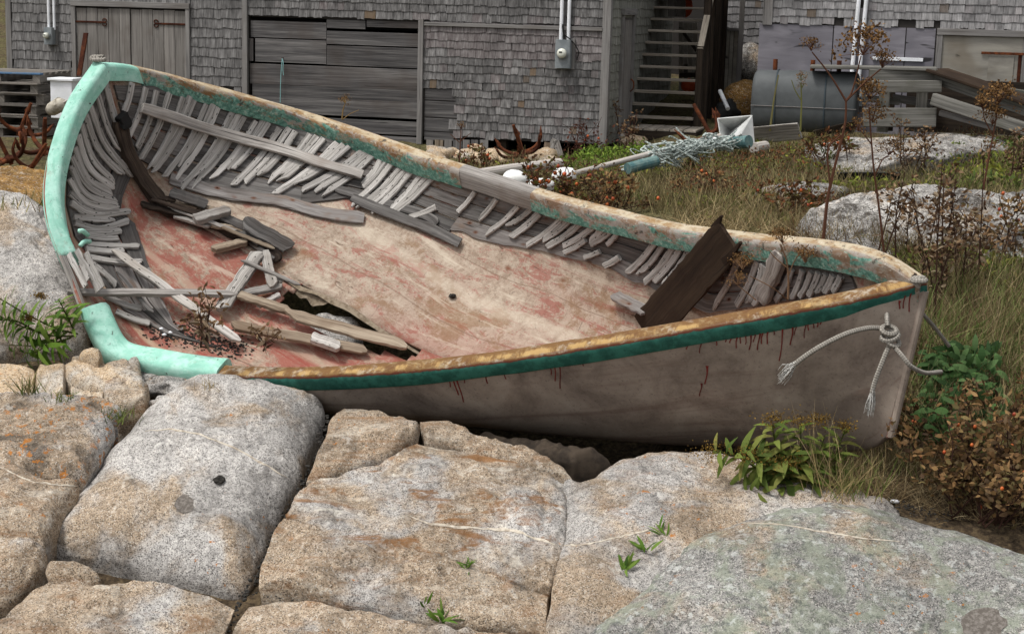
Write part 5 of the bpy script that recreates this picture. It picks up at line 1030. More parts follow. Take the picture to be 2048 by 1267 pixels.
# the dark standing plank
p0 = on_hull(1302, 655, .02); p1 = at(1470, 459, 12.05); T = nrm(p1 - p0); vw = nrm(p1 - EYE); A = nrm(np.cross(T, vw)); Zd = np.cross(A, T)
P = resamp([p0 - T * .08, p1 - T * .10], 24); ww = np.full(24, .32) * (1 + .05 * np.array([n1(i * .8, 5) for i in range(24)])); ww[-3:] = (.31, .29, .24)
A2 = nrm(A * .93 + Zd * .36)
SPK = thing('standing_plank', p0, 'broad dark brown plank standing up in the bow against the far rail', 'plank'); one(g_bar(P, A2, np.cross(T, A2), ww, .03, .004, rag=.012, seed=70), 'board', M['darkplank'], SPK)
for sg, l_ in ((-.12, .02), (.12, .06), (.02, .0)): one(g_bar(resamp([P[-1] + A2 * sg - T * .1, P[-1] + A2 * sg * 1.25 + T * l_], 6), A2, np.cross(T, A2), np.linspace(.09, .012, 6), .026, .003, rag=.005, seed=77), 'splinter', M['darkplank'], SPK)
p0 = on_hull(1352, 640, .02); p1 = at(1482, 485, 11.98)
one(g_bar(resamp([p0, p1], 12), A2, np.cross(T, A2), np.r_[.09 * np.ones(9), .06, .04, .02], .025, .004, rag=.008, seed=71), 'standing_plank', M['darkplank'], label='narrow dark slat standing close behind the broad dark plank', cat='plank')
# small things in the boat
h = on_hull(905, 594, .02); one(g_ball(h, .035, .03, .02, 9, 6, .3, 2), 'stone_chip', M['basalt'], label='small black stone on the bare hull skin', cat='stone')
mb = MB(); 
for i in range(700):
    f = random.random(); x = 300 + 190 * f + random.gauss(0, 12); y = 655 + 45 * f + random.gauss(0, 11); h = hull_at(x, y, 'n')
    if h is None: continue
    r = random.uniform(.004, .013); mb.add(*g_ball(h[0] + h[1] * r * .4, r, r * .8, r * .6, 6, 4, .3, i))
mb.build('gravel', M['basalt'], label='dark gravel drifted inside the low near rail', cat='gravel', kind='stuff')
for x, y, lb in ((328,672,'white shell bit on the gravel inside the rail, leftmost'), (340,668,'white shell bit on the gravel beside the batten'), (322,660,'pale shell bit above the others on the gravel')):
    h = on_hull(x, y, .02); one(g_ball(h, .02, .015, .012, 8, 5, .25, int(x)), 'shell', M['white'], smooth=True, label=lb, cat='shell')
# ------------------------------------------------------------------ yard things in front of the buildings
def T_(name, g, mat, parent=None, **k): return one(g, name, M[mat], parent, **k)
ZU = np.array([0, 0, 1.0])
# oil tank
ta, tb_ = at(1507, 200, 25.3), at(1716, 206, 24.9); tdir = nrm(tb_ - ta); tl = np.linalg.norm(tb_ - ta); fwd = nrm(np.cross(ZU, tdir)); TK = thing('oil_tank', ta * .5 + tb_ * .5 - ZU * .5, 'big blue grey oval oil tank lying against the right building', 'tank')
def tank_ring(c, w, h, k=36):
    return [c + fwd * (w * math.copysign(abs(math.cos(t)) ** .8, math.cos(t))) + ZU * (h * math.copysign(abs(math.sin(t)) ** .75, math.sin(t))) for t in np.linspace(0, 2 * math.pi, k, endpoint=False)]
V = []; xs = [0, .02, .06, tl * .33, tl * .66, tl - .06, tl - .02, tl]; sc_ = [.82, .94, 1, 1, 1, 1, .94, .82]
for x, s_ in zip(xs, sc_): V += tank_ring(ta + tdir * x, .36 * s_, .46 * s_)
k = 36; F = [(i * k + j, i * k + (j + 1) % k, (i + 1) * k + (j + 1) % k, (i + 1) * k + j) for i in range(len(xs) - 1) for j in range(k)] + [tuple(range(k - 1, -1, -1)), tuple((len(xs) - 1) * k + j for j in range(k))]
obj('shell', V, F, M['tank'], TK, uv=[(0, 0)] * len(V), smooth=True)
for x in (tl * .23, tl * .7):
    r = tank_ring(ta + tdir * x, .366, .466, 48); T_('seam', g_tube(np.array(r + r[:1]), .011, 6), 'bandmetal', TK)
lp = [ta + tdir * x - fwd * (-.366) * 0 + ZU * (-.03 * x / tl) for x in (0, tl)]
sgnf = 1 if (EYE - ta) @ fwd > 0 else -1
T_('seam', g_tube([ta + fwd * sgnf * .365 - ZU * .06, tb_ + fwd * sgnf * .365 - ZU * .08], .006, 6), 'trim', TK)
for x in (.3, tl * .55, tl * .8): T_('filler_pipe', g_tube([ta + tdir * x + ZU * .4, ta + tdir * x + ZU * .62], .035, 10), 'rust', TK)
for x in (.3, tl - .3): T_('leg', g_box(ta + tdir * x - ZU * .5, tdir, fwd, ZU, .08, .5, .3, .005), 'darkstair', TK)
# timber platform and ramp before the right building
pf = at(1800, 200, 24.6); RP = thing('timber_ramp', pf, 'grey timber platform and sloping ramp in front of the pale door', 'ramp')
pd = nrm(np.array([1, -.15, 0])); pn = nrm(np.cross(pd, ZU))
def beam(x0, y0, x1, y1, Y0, Y1, h, d, mat='timber', name='timber'):
    a, b = at(x0, y0, Y0), at(x1, y1, Y1); t = nrm(b - a); nn = nrm(np.cross(t, ZU)); return T_(name, g_bar(resamp([a, b], 4), np.cross(nn, t), nn, h, d, .01), mat, RP)
beam(1622, 133, 1872, 138, 24.9, 24.5, .05, .5, name='deck_board'); beam(1738, 150, 1874, 150, 24.5, 24.4, .17, .1); beam(1728, 173, 1882, 173, 24.3, 24.2, .17, .13)
for x, Y in ((1770, 24.5), (1845, 24.45), (1780, 25.2), (1860, 25.2)): a = at(x, 182, Y); T_('post', g_bar([a - ZU * .6, a + ZU * .05], pd, pn, .16, .12, .01), 'darkstair' if Y > 25 else 'timber', RP)
beam(1726, 235, 1872, 235, 24.3, 24.2, .28, .04, 'timber', 'skirt_board'); beam(1726, 196, 1800, 204, 24.7, 24.6, .1, .05); beam(1785, 196, 1866, 208, 24.8, 24.7, .12, .04, 'trim')
beam(1872, 154, 2070, 224, 24.4, 23.4, .19, .12); beam(1866, 198, 2070, 264, 24.1, 23.1, .17, .12); beam(1880, 226, 1990, 256, 24.2, 23.6, .08, .06, 'trim')
beam(1874, 140, 2070, 206, 24.5, 23.5, .045, .7, 'darkplank', 'ramp_deck'); beam(1980, 178, 2070, 192, 24.9, 24.7, .12, .1)
T_('painted_shade_panel', g_box(at(1960, 215, 25.3), pd, pn, ZU, 2.2, .05, .8), 'darkstair', RP)  # dark panel standing in for the shade inside the ramp
# planks on the ground
for x0, y0, x1, y1, Y, w, m_, lb in ((1500, 272, 1600, 262, 23.2, .30, 'drift', 'broad pale weathered slab of wood lying in the grass by the tank'), (1630, 268, 1710, 248, 24.4, .12, 'darkstair', 'dark timber lying under the end of the tank'), (1675, 352, 1800, 352, 19.6, .12, 'black', 'dark plank half hidden in the weeds above the lichened hump')):
    a, b = at(x0, y0, Y), at(x1, y1, Y - .3); t = nrm(b - a); T_('timber', g_bar(resamp([a, b], 5), nrm(np.cross(nrm(np.cross(t, ZU)), t) * .8 + np.cross(t, ZU) * .6), nrm(np.cross(t, ZU)), w, .06, .01, rag=.01), m_, label=lb, cat='timber')
# white sheet metal reflector
RF = thing('radar_reflector', at(1475, 295, 22.4), 'white folded sheet metal reflector standing in the grass by the stairs', 'reflector'); M['sheet'] = plain('white_sheet_metal', '#c9cac8', .45, .4, 0, 0, 0, '#b5b6b3', 6)
A_, B_, C_, D_, E_, F_ = at(1435, 237, 22.5), at(1504, 231, 22.4), at(1510, 302, 22.2), at(1444, 290, 22.4), at(1462, 262, 22.9), at(1482, 268, 22.05)
def sheet(*p):
    p = np.array(p); n_ = nrm(np.cross(p[1] - p[0], p[2] - p[0])) * .006; k = len(p); return obj('plate', np.vstack([p - n_, p + n_]), [tuple(range(k)), tuple(range(2 * k - 1, k - 1, -1))] + [(i, i + k, (i + 1) % k + k, (i + 1) % k) for i in range(k)], M['sheet'], RF, uv=[(0, 0)] * (2 * k))
sheet(A_, B_, E_); sheet(A_, E_, D_); sheet(B_, F_, D_, E_); sheet(B_, C_, F_); sheet(F_, C_, at(1500, 300, 22.3), D_)
# teal tubes, poles, rope heap
def pole(label, pts, r, mat, name='pole', cat='pole', k=14): return T_(name, g_tube(resamp([at(*p) for p in pts], 10), r, k), mat, smooth=False, label=label, cat=cat)
pole('short teal tube lying in front of the white reflector', [(1452, 288, 22.0), (1498, 283, 21.7)], .085, 'teal', 'teal_tube', 'tube')
pole('teal tube end half buried in the grass at the lower end of the pole', [(1255, 337, 20.4), (1312, 322, 20.7)], .07, 'teal', 'teal_tube', 'tube')
M['polewood'] = wood('pole_wood', '#6b655f', '#a39c95', '#c9c3bc', 1.5, 30)
pole('long pale wooden pole lying from the rope heap down to the left', [(1130, 352, 19.9), (1290, 310, 21.2), (1440, 272, 22.2)], .035, 'polewood'); pole('thin white pole lying on top of the rope heap', [(1395, 292, 21.6), (1432, 278, 21.9)], .03, 'white')
pole('cut log end lying right of the white reflector', [(1508, 296, 21.9), (1530, 292, 22.3)], .07, 'polewood', 'log', 'log')
def rope_mat(name, c1, c2, sc=110):
    t = NT(name, .95, .1); v = t.uv(rnd=False); u, w, _ = t.sep(v); ph = t.math('ADD', t.math('MULTIPLY', u, sc), t.math('MULTIPLY', w, 6.283 * 2)); s1 = t.math('SINE', ph); ph2 = t.math('SUBTRACT', t.math('MULTIPLY', u, sc), t.math('MULTIPLY', w, 6.283 * 2)); s2 = t.math('SINE', ph2)
    k = t.step(t.math('MULTIPLY', s1, s2), -.3, .3); c = t.mix(k, c1, c2); n_ = t.noise(t.pos(), 30, 3); c = t.mix(t.math('MULTIPLY', t.step(n_, .5, .7), .5), c, rgb('#6f6a62')); return t.fin(c, k, .8, .004)
M['rope'] = rope_mat('braided_rope', '#7a756e', '#9f9a91', 190); M['rope_pale'] = rope_mat('pale_net_rope', '#8f9c98', '#c2cac5', 60); M['rope_white'] = rope_mat('white_rope', '#a5a39e', '#cfcdc8', 90)
mb = MB(); R = random.Random(3)
for i in range(110):
    f = R.random() ** .8; c = at(1295 + 150 * f + R.gauss(0, 14), 318 - 34 * f + R.gauss(0, 6), 21.2 + f * .6); r_ = R.uniform(.08, .28); a0 = R.uniform(0, 6.28); ar = R.uniform(2, 6); tl_ = R.gauss(0, .35); mx = R.uniform(.35, .8)
    pts = [c + np.array([r_ * math.cos(a0 + q * ar), r_ * mx * math.sin(a0 + q * ar), tl_ * r_ * math.cos(a0 + q * ar) + .03 * math.sin(7 * q + i)]) for q in np.linspace(0, 1, 14)]
    mb.add(*g_tube(catmull(pts, 28), R.choice((.007, .010, .015)), 5))
mb.build('rope_heap', M['rope_pale'], label='heap of pale blue green rope and netting in the grass', cat='rope', smooth=True)
# rusty anchors: grapnel style, curved arms from a shank
def anchor(label, px, py, Y, size, seed, n=5, az=0, tilt=(.3, 0), shank=True):
    R = random.Random(seed); c = at(px, py, Y); a = thing('rusty_anchor', c, label, 'anchor', 'rusty iron anchors'); ax = nrm(np.array([tilt[0], tilt[1], 1.0])); s1 = nrm(np.cross(ax, [0, 1.0, .1])); s2 = np.cross(ax, s1)
    if shank: T_('shank', g_tube(resamp([c - ax * size * .2, c + ax * size * 1.25], 6), [size * .075] * 5 + [size * .06], 8), 'rust', a)
    T_('hub', g_ball(c, size * .17, size * .17, size * .15, 10, 7, .15, seed), 'rustdark', a, smooth=True)
    for k in range(n):
        th_ = az + k * 2 * math.pi / n + R.uniform(-.15, .15); d = s1 * math.cos(th_) + s2 * math.sin(th_); pts = [c, c + d * size * .5 + ax * size * .02, c + d * size * .88 + ax * size * .28, c + d * size * 1.0 + ax * size * .62]
        arm = T_('arm', g_tube(catmull(pts, 12), np.linspace(size * .085, size * .05, 12), 8), 'rust' if R.random() < .7 else 'rustdark', a, smooth=True)
        e = pts[-1]; t = nrm(pts[-1] - pts[-2]); n2 = nrm(np.cross(t, d)); P4 = np.array([e - n2 * size * .12 - t * size * .2, e + n2 * size * .12 - t * size * .2, e + t * size * .16]); o3 = d * size * .02
        obj('fluke', np.vstack([P4 - o3, P4 + o3]), [(0, 1, 2), (5, 4, 3), (0, 3, 4, 1), (1, 4, 5, 2), (2, 5, 3, 0)], M['rust'], arm, uv=[(0, 0)] * 6)
    return a
anchor('rusty anchor tangle in front of the shingled wall, under the middle meter', 1045, 306, 23.8, .36, 5, 6, .4, (-.35, -.3)); anchor('rusty iron arms leaning beside the foot of the stairs', 1420, 268, 24.2, .4, 9, 3, 2.2, (-.6, .1))
anchor('rusty anchor at the left edge, topmost of the pile', 40, 262, 20.6, .33, 11, 4, .3, (.5, -.3)); anchor('rusty anchor at the lower left of the pile', 18, 318, 19.4, .36, 13, 4, 1.0, (-.4, -.2)); anchor('rusty anchor right in the pile against the mint rail', 88, 300, 19.7, .36, 17, 4, .8, (.2, -.5)); anchor('rusty anchor lowest in the pile above the ochre rock', 60, 338, 18.9, .3, 19, 4, .1, (.7, -.2))
# pallets
def pallet(label, px, py, Y, blue=False, seed=0):
    c = at(px, py, Y); R = random.Random(seed); p = thing('wooden_pallet', c, label, 'pallet', 'stacked pallets'); a = nrm(np.array([1, -.15 + R.uniform(-.05, .05), R.uniform(-.01, .01)])); b = np.cross(ZU, a)
    for k in range(3): T_('bearer', g_box(c + a * (-.54 + .54 * k), b, a, ZU, 1.08, .10, .1, .004), 'pallet', p)
    for k in range(6): T_('deck_slat', g_box(c + b * (-.5 + .2 * k) + ZU * .062, a, b, ZU, 1.2, .11 + R.uniform(-.01, .02), .022, .003), 'blue' if blue and k == 0 else 'pallet', p)
    for k in range(3): T_('bottom_slat', g_box(c + b * (-.5 + .5 * k) - ZU * .062, a, b, ZU, 1.2, .1, .02, .003), 'pallet', p)
for i, (y, lb) in enumerate(((152, 'blue painted pallet on top of the stack at the left edge'), (172, 'grey pallet, second from the top of the stack'), (193, 'grey pallet, third from the top of the stack'), (214, 'grey pallet, fourth from the top of the stack'), (236, 'grey pallet, fifth from the top of the stack'), (258, 'grey pallet at the bottom of the stack'))):
    pallet(lb, 28 + (i % 3) * 3, y, 22.6, i == 0, i)
# white plastic box and buoy, rusty bar against the door
WBX = thing('white_crate', at(132, 235, 22.0), 'white plastic crate standing between the pallets and the boat', 'crate'); c = at(133, 198, 22.0); a = nrm(np.array([1, -.2, 0])); b = np.cross(ZU, a)
T_('body', g_box(c, a, b, ZU, .30, .3, .5, .01), 'white', WBX); T_('lid_rim', g_box(c + ZU * .26, a, b, ZU, .36, .36, .035, .006), 'white', WBX)
BU = thing('marker_buoy', at(112, 215, 20.6), 'dirty white marker buoy lying on the pile beside the mint rail', 'buoy'); M['buoywhite'] = plain('dirty_buoy_white', '#b9b2a4', .8, .2, 0, 0, 0, '#8f887a', 9); a, b = at(98, 222, 20.6), at(128, 205, 20.5); T_('float', g_tube(resamp([a, b], 6), [.06, .085, .09, .09, .085, .055], 12), 'buoywhite', BU, smooth=True); T_('band', g_tube(resamp([a + (b - a) * .66, a + (b - a) * .8], 3), .094, 12), 'buoywhite', BU); T_('stick', g_tube([b, b + (b - a) * .5], .014, 6), 'polewood', BU)
T_('iron_bar', g_bar([at(158, 152, 26.6), at(172, 66, 27.0)], [1, 0, 0], [0, 1, 0], .075, .05, .01), 'rustdark', label='rusty iron bar leaning against the plank doors', cat='bar')
bl = [at(40, 372, 18.2), at(65, 368, 18.2), at(92, 366, 18.1)]; T_('dark_rope', g_tube(catmull(bl, 12), .03, 8), 'black', smooth=True, label='short length of black rope on the ochre rock', cat='rope')
M['foam'] = plain('white_foam', '#e2e2df', .7, .2, 20)
# white floats in the bushes by the shed
for px, py, Y, s_, lb in ((1030, 358, 18.6, .16, 'white float in the rose bushes, leftmost of three'), (1082, 372, 18.0, .15, 'white float in the rose bushes, the lowest of three'), (1128, 350, 18.8, .15, 'white float in the rose bushes, rightmost of three')):
    T_('white_float', g_ball(at(px, py, Y), s_, s_ * .8, s_ * .62, 16, 10, .14, int(px), 2), 'foam', smooth=True, label=lb, cat='float', group='white floats') if 'foam' in M else None
# stones under the shed sill
SL = [(880,312,24.6),(905,310,24.7),(930,314,24.6),(955,308,24.8),(985,312,24.5),(1010,322,24.2),(1085,318,24.3),(870,318,24.3),(968,322,24.2),(1240,282,26.0),(1265,290,25.6),(1100,326,23.6)]
for i, (px, py, Y) in enumerate(SL):
    s_ = random.uniform(.12, .2); nm = ['far left', 'second', 'third', 'fourth', 'middle', 'sixth', 'right', 'lower left', 'lower middle', 'small one by the side door', 'lower one by the side door', 'lowest right'][i]
    T_('foundation_stone', g_ball(at(px, py, Y), s_ * 1.2, s_, s_ * .75, 14, 9, .35, i + 200, 1.6), 'granite_pale', smooth=True, label='pale stone under the shed sill, ' + nm + ' of the row', cat='stone', group='stones along the shed sill')
T_('granite_boulder', g_ball(at(1495, 135, 30.6), .42, .5, .42, 24, 16, .16, 7, 1.3), 'granite_back', smooth=True, label='pale boulder behind the tank between the sheds', cat='rock'); T_('ochre_boulder', g_ball(at(1484, 208, 28.6), .36, .4, .36, 24, 16, .2, 8, 1.3), 'ochre_rock', smooth=True, label='ochre yellow boulder left of the oil tank', cat='rock')
pole('short white pipe leaning between stairs and ochre boulder', [(1440, 182, 27.6), (1456, 218, 27.2)], .035, 'white', 'pipe', 'pipe'); T_('dark_lump', g_ball(at(1450, 222, 27.4), .2, .15, .16, 24, 16, .5, 6, 1.3), 'black', smooth=True, label='crumpled dark tarp at the foot of the stair posts', cat='lump')  # second item is a black lump filling a dark spot by the posts
pole('white beach log lying in the weeds below the shed', [(930, 352, 19.0), (1020, 338, 19.4), (1120, 326, 20.2)], .06, 'polewood', 'log', 'log')
# ------------------------------------------------------------------ ropes at the bow and stern
def rope(name, label, pts, r, mat='rope', fray=True, cat='rope'):
    P = catmull([at(*p) for p in pts], 60); RO = thing(name, P[0], label, cat); T_('strand', g_tube(P, r, 10), mat, RO, smooth=True)
    if fray:
        e, t = P[-1], nrm(P[-1] - P[-4]); mb = MB(); R = random.Random(4)
        for k in range(26): d = nrm(t + np.array([R.gauss(0, .28), R.gauss(0, .28), R.gauss(0, .28)])); q = e + np.array([R.gauss(0, r * .5) for _ in range(3)]); mb.add(*g_tube([q - t * .02, q + d * R.uniform(.04, .08), q + d * .08 + t * R.uniform(.03, .07) + np.array([0, 0, -.015])], [.004, .003, .001], 4))
        mb.build('frayed_end', M['rope_white'], RO)
    return RO
KX, KY, KD = 1778, 668, 10.82
rope('bow_rope', 'grey braided rope tail sweeping left from the bow knot to a frayed end', [(1768,656,10.84),(1735,656,10.78),(1690,668,10.72),(1640,693,10.7),(1605,716,10.72),(1588,730,10.74)], .017)
rope('bow_rope', 'grey braided rope tail hanging below the bow knot to a long frayed tassel', [(1782,682,10.80),(1772,705,10.78),(1760,735,10.76),(1749,765,10.76),(1744,785,10.76)], .017)
rope('bow_rope', 'grey rope from the bow knot round under the stem to the right', [(1786,690,10.8),(1805,712,10.72),(1822,732,10.7),(1850,745,10.78),(1882,743,10.95)], .016, fray=False)
rope('bow_rope', 'grey rope leading from the far side of the bow down into the leaves', [(1846,628,11.1),(1870,655,11.2),(1898,692,11.3)], .014, fray=False)
KN = thing('rope_knot', at(KX, KY, KD), 'bulky grey rope knot hanging from a hole in the bow', 'knot'); T_('lead', g_tube(catmull([at(1774, 628, 10.97), at(1774, 636, 10.84), at(1775, 652, 10.8)], 14), .017, 10), 'rope', KN, smooth=True)
for k, (dx, dy, rx, ry, an) in enumerate(((0, -8, 15, 8, .2), (2, 4, 17, 9, -.25), (8, 15, 13, 8, .5))):
    ring = [at(KX + dx + rx * math.cos(t) * math.cos(an) - ry * math.sin(t) * math.sin(an), KY + dy + rx * math.cos(t) * math.sin(an) + ry * math.sin(t) * math.cos(an), KD - .03 * math.sin(t) - .02) for t in np.linspace(0, 6.283, 26)]; T_('turn', g_tube(ring, .017, 10, False), 'rope', KN, smooth=True)
for nm, px, py, Y, lb in (('stem_rope', 1838, 560, 10.93, 'grey rope end jammed in the rotten stem head'), ('stern_rope', 196, 118, 14.1, 'small coil of grey rope on the tip of the stern rail')):
    ro = thing(nm, at(px, py, Y), lb, 'rope')
    for k in range(3): T_('turn', g_tube([at(px + (k - 1) * 6 + 8 * math.cos(t), py + 4 * math.sin(t) - 1, Y - .02 - .02 * math.sin(t)) for t in np.linspace(0, 5.5, 16)], .016, 8), 'rope', ro, smooth=True)
# ------------------------------------------------------------------ plants
def leafmat(name, rough=.8, trans=.25):
    t = NT(name, rough, .2); a = t.n('ShaderNodeAttribute', attribute_name='Col'); t.put(t.b.inputs['Base Color'], a.outputs['Color'])
    tr = t.n('ShaderNodeBsdfTranslucent'); t.l(a.outputs['Color'], tr.inputs['Color']); mx = t.n('ShaderNodeMixShader'); mx.inputs[0].default_value = trans; t.l(t.b.outputs[0], mx.inputs[1]); t.l(tr.outputs[0], mx.inputs[2]); t.l(mx.outputs[0], t.o.inputs[0]); return t.m
M['leaf'] = leafmat('leaf_colour'); M['dryleaf'] = leafmat('dry_leaf_colour', .95, .15)
def jitcol(cols, n, amt=.2, rng=RNG):
    c = np.array([rgb(x)[:3] for x in cols]); k = rng.integers(0, len(c), n); f = rng.random(n)[:, None]; k2 = rng.integers(0, len(c), n)
    return (c[k] * f + c[k2] * (1 - f)) * (1 + rng.uniform(-amt, amt, n))[:, None]
class Lv:
    """collects many small leaves or blades, each with a colour"""
    def __init__(s): s.V = []; s.F = []; s.C = []; s.n = 0
    def add(s, P, D, Nn, L, W, droop, col, m=4, shape='leaf', fold=.12):
        P = np.atleast_2d(P).astype(float); n = len(P); D = nrm(np.broadcast_to(D, (n, 3))); Nn = np.broadcast_to(Nn, (n, 3)); S = nrm(np.cross(D, Nn)); Nn = np.cross(S, D)
        L = np.broadcast_to(L, (n,)); W = np.broadcast_to(W, (n,)); droop = np.broadcast_to(droop, (n,)); t = np.linspace(0, 1, m + 1)
        w = {'leaf': np.sin(np.pi * np.clip(t * .93 + .05, 0, 1)) ** .8, 'blade': (1 - t) ** .6 * .9 + .06, 'round': np.sqrt(np.clip(1 - (2 * t - 1) ** 2, .02, 1))}[shape]
        C = P[:, None] + D[:, None] * (L[:, None] * t)[..., None] - Nn[:, None] * (droop * L)[:, None, None] * (t ** 2)[None, :, None]
        off = S[:, None] * (W[:, None] * w)[..., None] * .5; up = Nn[:, None] * (W[:, None] * w)[..., None] * fold
        V = np.stack([C - off + up, C + off + up], 2).reshape(n, -1, 3); k = 2 * (m + 1)
        base = s.n + np.arange(n)[:, None] * k; q = np.array([(2 * i, 2 * i + 1, 2 * i + 3, 2 * i + 2) for i in range(m)]); F = (base[:, None, :] + q[None]).reshape(-1, 4)
        s.V.append(V.reshape(-1, 3)); s.F.append(F); s.C.append(np.repeat(np.broadcast_to(col, (n, 3)), k, 0)); s.n += n * k; return s
    def mesh(s, V, F, col):
        s.V.append(np.asarray(V)); F = np.array([f if len(f) == 4 else (f[0], f[1], f[2], f[2]) for f in F]) + s.n; s.F.append(F); s.C.append(np.broadcast_to(col, (len(V), 3))); s.n += len(V)
    def build(s, name, mat='leaf', parent=None, **k):
        if not s.n: return None
        F = np.vstack(s.F).tolist(); F = [f if f[2] != f[3] else f[:3] for f in F]
        o = obj(name, np.vstack(s.V), F, M[mat], parent, **k); at_ = o.data.attributes.new('Col', 'FLOAT_COLOR', 'POINT'); C = np.vstack(s.C); at_.data.foreach_set('color', np.c_[C, np.ones(len(C))].astype(np.float32).ravel()); return o
def quadtube(lv, pts, r, col, k=4):
    V, F, U = g_tube(np.asarray(pts), r, k, False); lv.mesh(V, F, col)
def rdir(n, up=.5, rng=RNG):
    v = rng.normal(size=(n, 3)); v[:, 2] = np.abs(v[:, 2]) * .6 + up; return nrm(v)
def gz(px, py):  # ground point through a pixel
    d = ray(px, py); ts = np.linspace(8, 40, 1300); P = EYE + d * ts[:, None]; z = S0(P[:, 0], P[:, 1]); k = int(np.argmax(P[:, 2] < z)); p = P[k]; z1 = float(ground_z(p[0], p[1])[0])
    # refine towards the real ground height
    for _ in range(4):
        t = (z1 - EYE[2]) / d[2]; p = EYE + d * t; z1 = float(ground_z(p[0], p[1])[0])
    return np.array([p[0], p[1], z1])
_gx = np.linspace(-9, 9, 361); _gy = np.linspace(10, 27, 341); _GX, _GY = np.meshgrid(_gx, _gy, indexing='ij'); _GZ = ground_z(_GX.ravel(), _GY.ravel()).reshape(_GX.shape)
def gzz(x, y):
    i = np.clip(((x + 9) / .05).astype(int), 0, 359); j = np.clip(((y - 10) / .05).astype(int), 0, 339); return _GZ[i, j]
def scatter(poly, n, ymin, ymax, rng=RNG, avoid=True):
    """points on the ground whose picture position falls inside the outline; nearer ground gets its fair share of the picture"""
    out = []; tries = 0
    while sum(map(len, out)) < n and tries < 90:
        tries += 1; m = 6000; y = 1 / rng.uniform(1 / ymax, 1 / ymin, m); x = rng.uniform(-.5, .5, m) * y; z = gzz(x, y); P = np.stack([x, y, z], -1); q = proj(P); k = inpoly(q, poly)
        if avoid: k &= ~((z < S0(x, y) - .14) & (x < 1.6))
        out.append(P[k])
    return np.vstack(out)[:n]
def grassfield(name, label, poly, n, ymin, ymax, cols, h, w, seed, lean=.5, patch=None, kindlabel='grass'):
    rng = np.random.default_rng(seed); P = scatter(poly, n, ymin, ymax, rng)
    if patch is not None:
        k = vnoise(P * 1.3 + seed, seed) + .35 * vnoise(P * 4 + seed, seed + 1) > patch; P = P[k]
    m = len(P); a = vnoise(P * .9 + 5, 2); D = rng.normal(size=(m, 3)) * lean; D[:, 2] = 1; D[:, 0] += .3 * a; D = nrm(D); Nn = nrm(np.c_[rng.normal(size=(m, 2)), np.full(m, .4)])
    H = rng.uniform(h[0], h[1], m) * (1 + .3 * a); lv = Lv(); lv.add(P - np.array([0, 0, .02]), D, Nn, H, rng.uniform(w[0], w[1], m), rng.uniform(0, .45, m), jitcol(cols, m, .25, rng), 4, 'blade', .1)
    return lv.build(name, 'dryleaf', label=label, cat=kindlabel, kind='stuff')
SLOPE = [(900,385),(1000,345),(1180,335),(1300,322),(1450,300),(1620,285),(2060,268),(2600,280),(2600,660),(1850,640),(1800,520),(1700,485),(1400,450),(1200,408),(1000,360)]
BOWSIDE = [(1835,600),(1900,540),(2060,520),(2600,560),(2600,1180),(2060,1010),(1960,985),(1880,900),(1790,890),(1800,800)]
DRY = ['#8d7c5c', '#a5946e', '#6f5f45', '#5f5138', '#b3a37e']; GRN = ['#4c5a2a', '#5f6b33', '#3f4c26', '#6e7440']; BRN = ['#4d3a2a', '#5e4630', '#3d2f24', '#6d5136']
grassfield('dry_grass', 'dry tan grass covering the slope behind the boat', SLOPE, 33000, 12.6, 25, ['#7d7050', '#8d7f5c', '#5f5640', '#6a6440', '#94865f', '#4f4632'], (.14, .36), (.006, .012), 1, .45)
grassfield('green_grass', 'green grass mixed into the slope behind the boat', SLOPE, 21000, 12.6, 25, GRN, (.10, .24), (.007, .014), 2, .5, -.1)
grassfield('matted_grass', 'flattened straw coloured grass close behind the far rail', [(1330,470),(1380,420),(1560,395),(1700,400),(1650,480)], 2600, 13, 19, ['#9a8763', '#7d6a4a', '#b4a37d'], (.2, .4), (.005, .009), 3, 1.3)
grassfield('green_grass', 'long green grass right of the bow', BOWSIDE, 12000, 11, 14.5, ['#566c34', '#6a8042', '#47592a', '#868c58'], (.2, .5), (.006, .012), 4, .55)
grassfield('dry_grass', 'dry grass and stems right of the bow', BOWSIDE, 20000, 11, 14.5, DRY + ['#4f3d2c', '#6b5540'], (.2, .55), (.004, .008), 5, .6)
grassfield('dry_grass', 'straw grass on the soil below the bow', [(1600,890),(1790,870),(1960,940),(2060,1010),(2060,1060),(1850,1030),(1720,1002),(1640,985)], 5200, 10.2, 12.6, ['#a08c68', '#7f6a4b', '#5f4e38', '#b6a581'], (.10, .26), (.003, .006), 6, 1.2)
grassfield('dry_grass', 'thin dry grass along the foot of the shed wall', [(900,335),(1210,310),(1320,290),(1320,330),(1100,355),(930,352)], 1500, 20, 25.2, DRY + GRN, (.1, .25), (.008, .014), 7, .5)
grassfield('dry_grass', 'dry grass on the ground left of the rocks and pallets', [(-600,300),(-40,300),(0,360),(-60,420),(-80,660),(-240,700),(-300,1200),(-900,1300)], 7000, 10, 24, DRY + GRN, (.1, .3), (.006, .012), 9, .5)
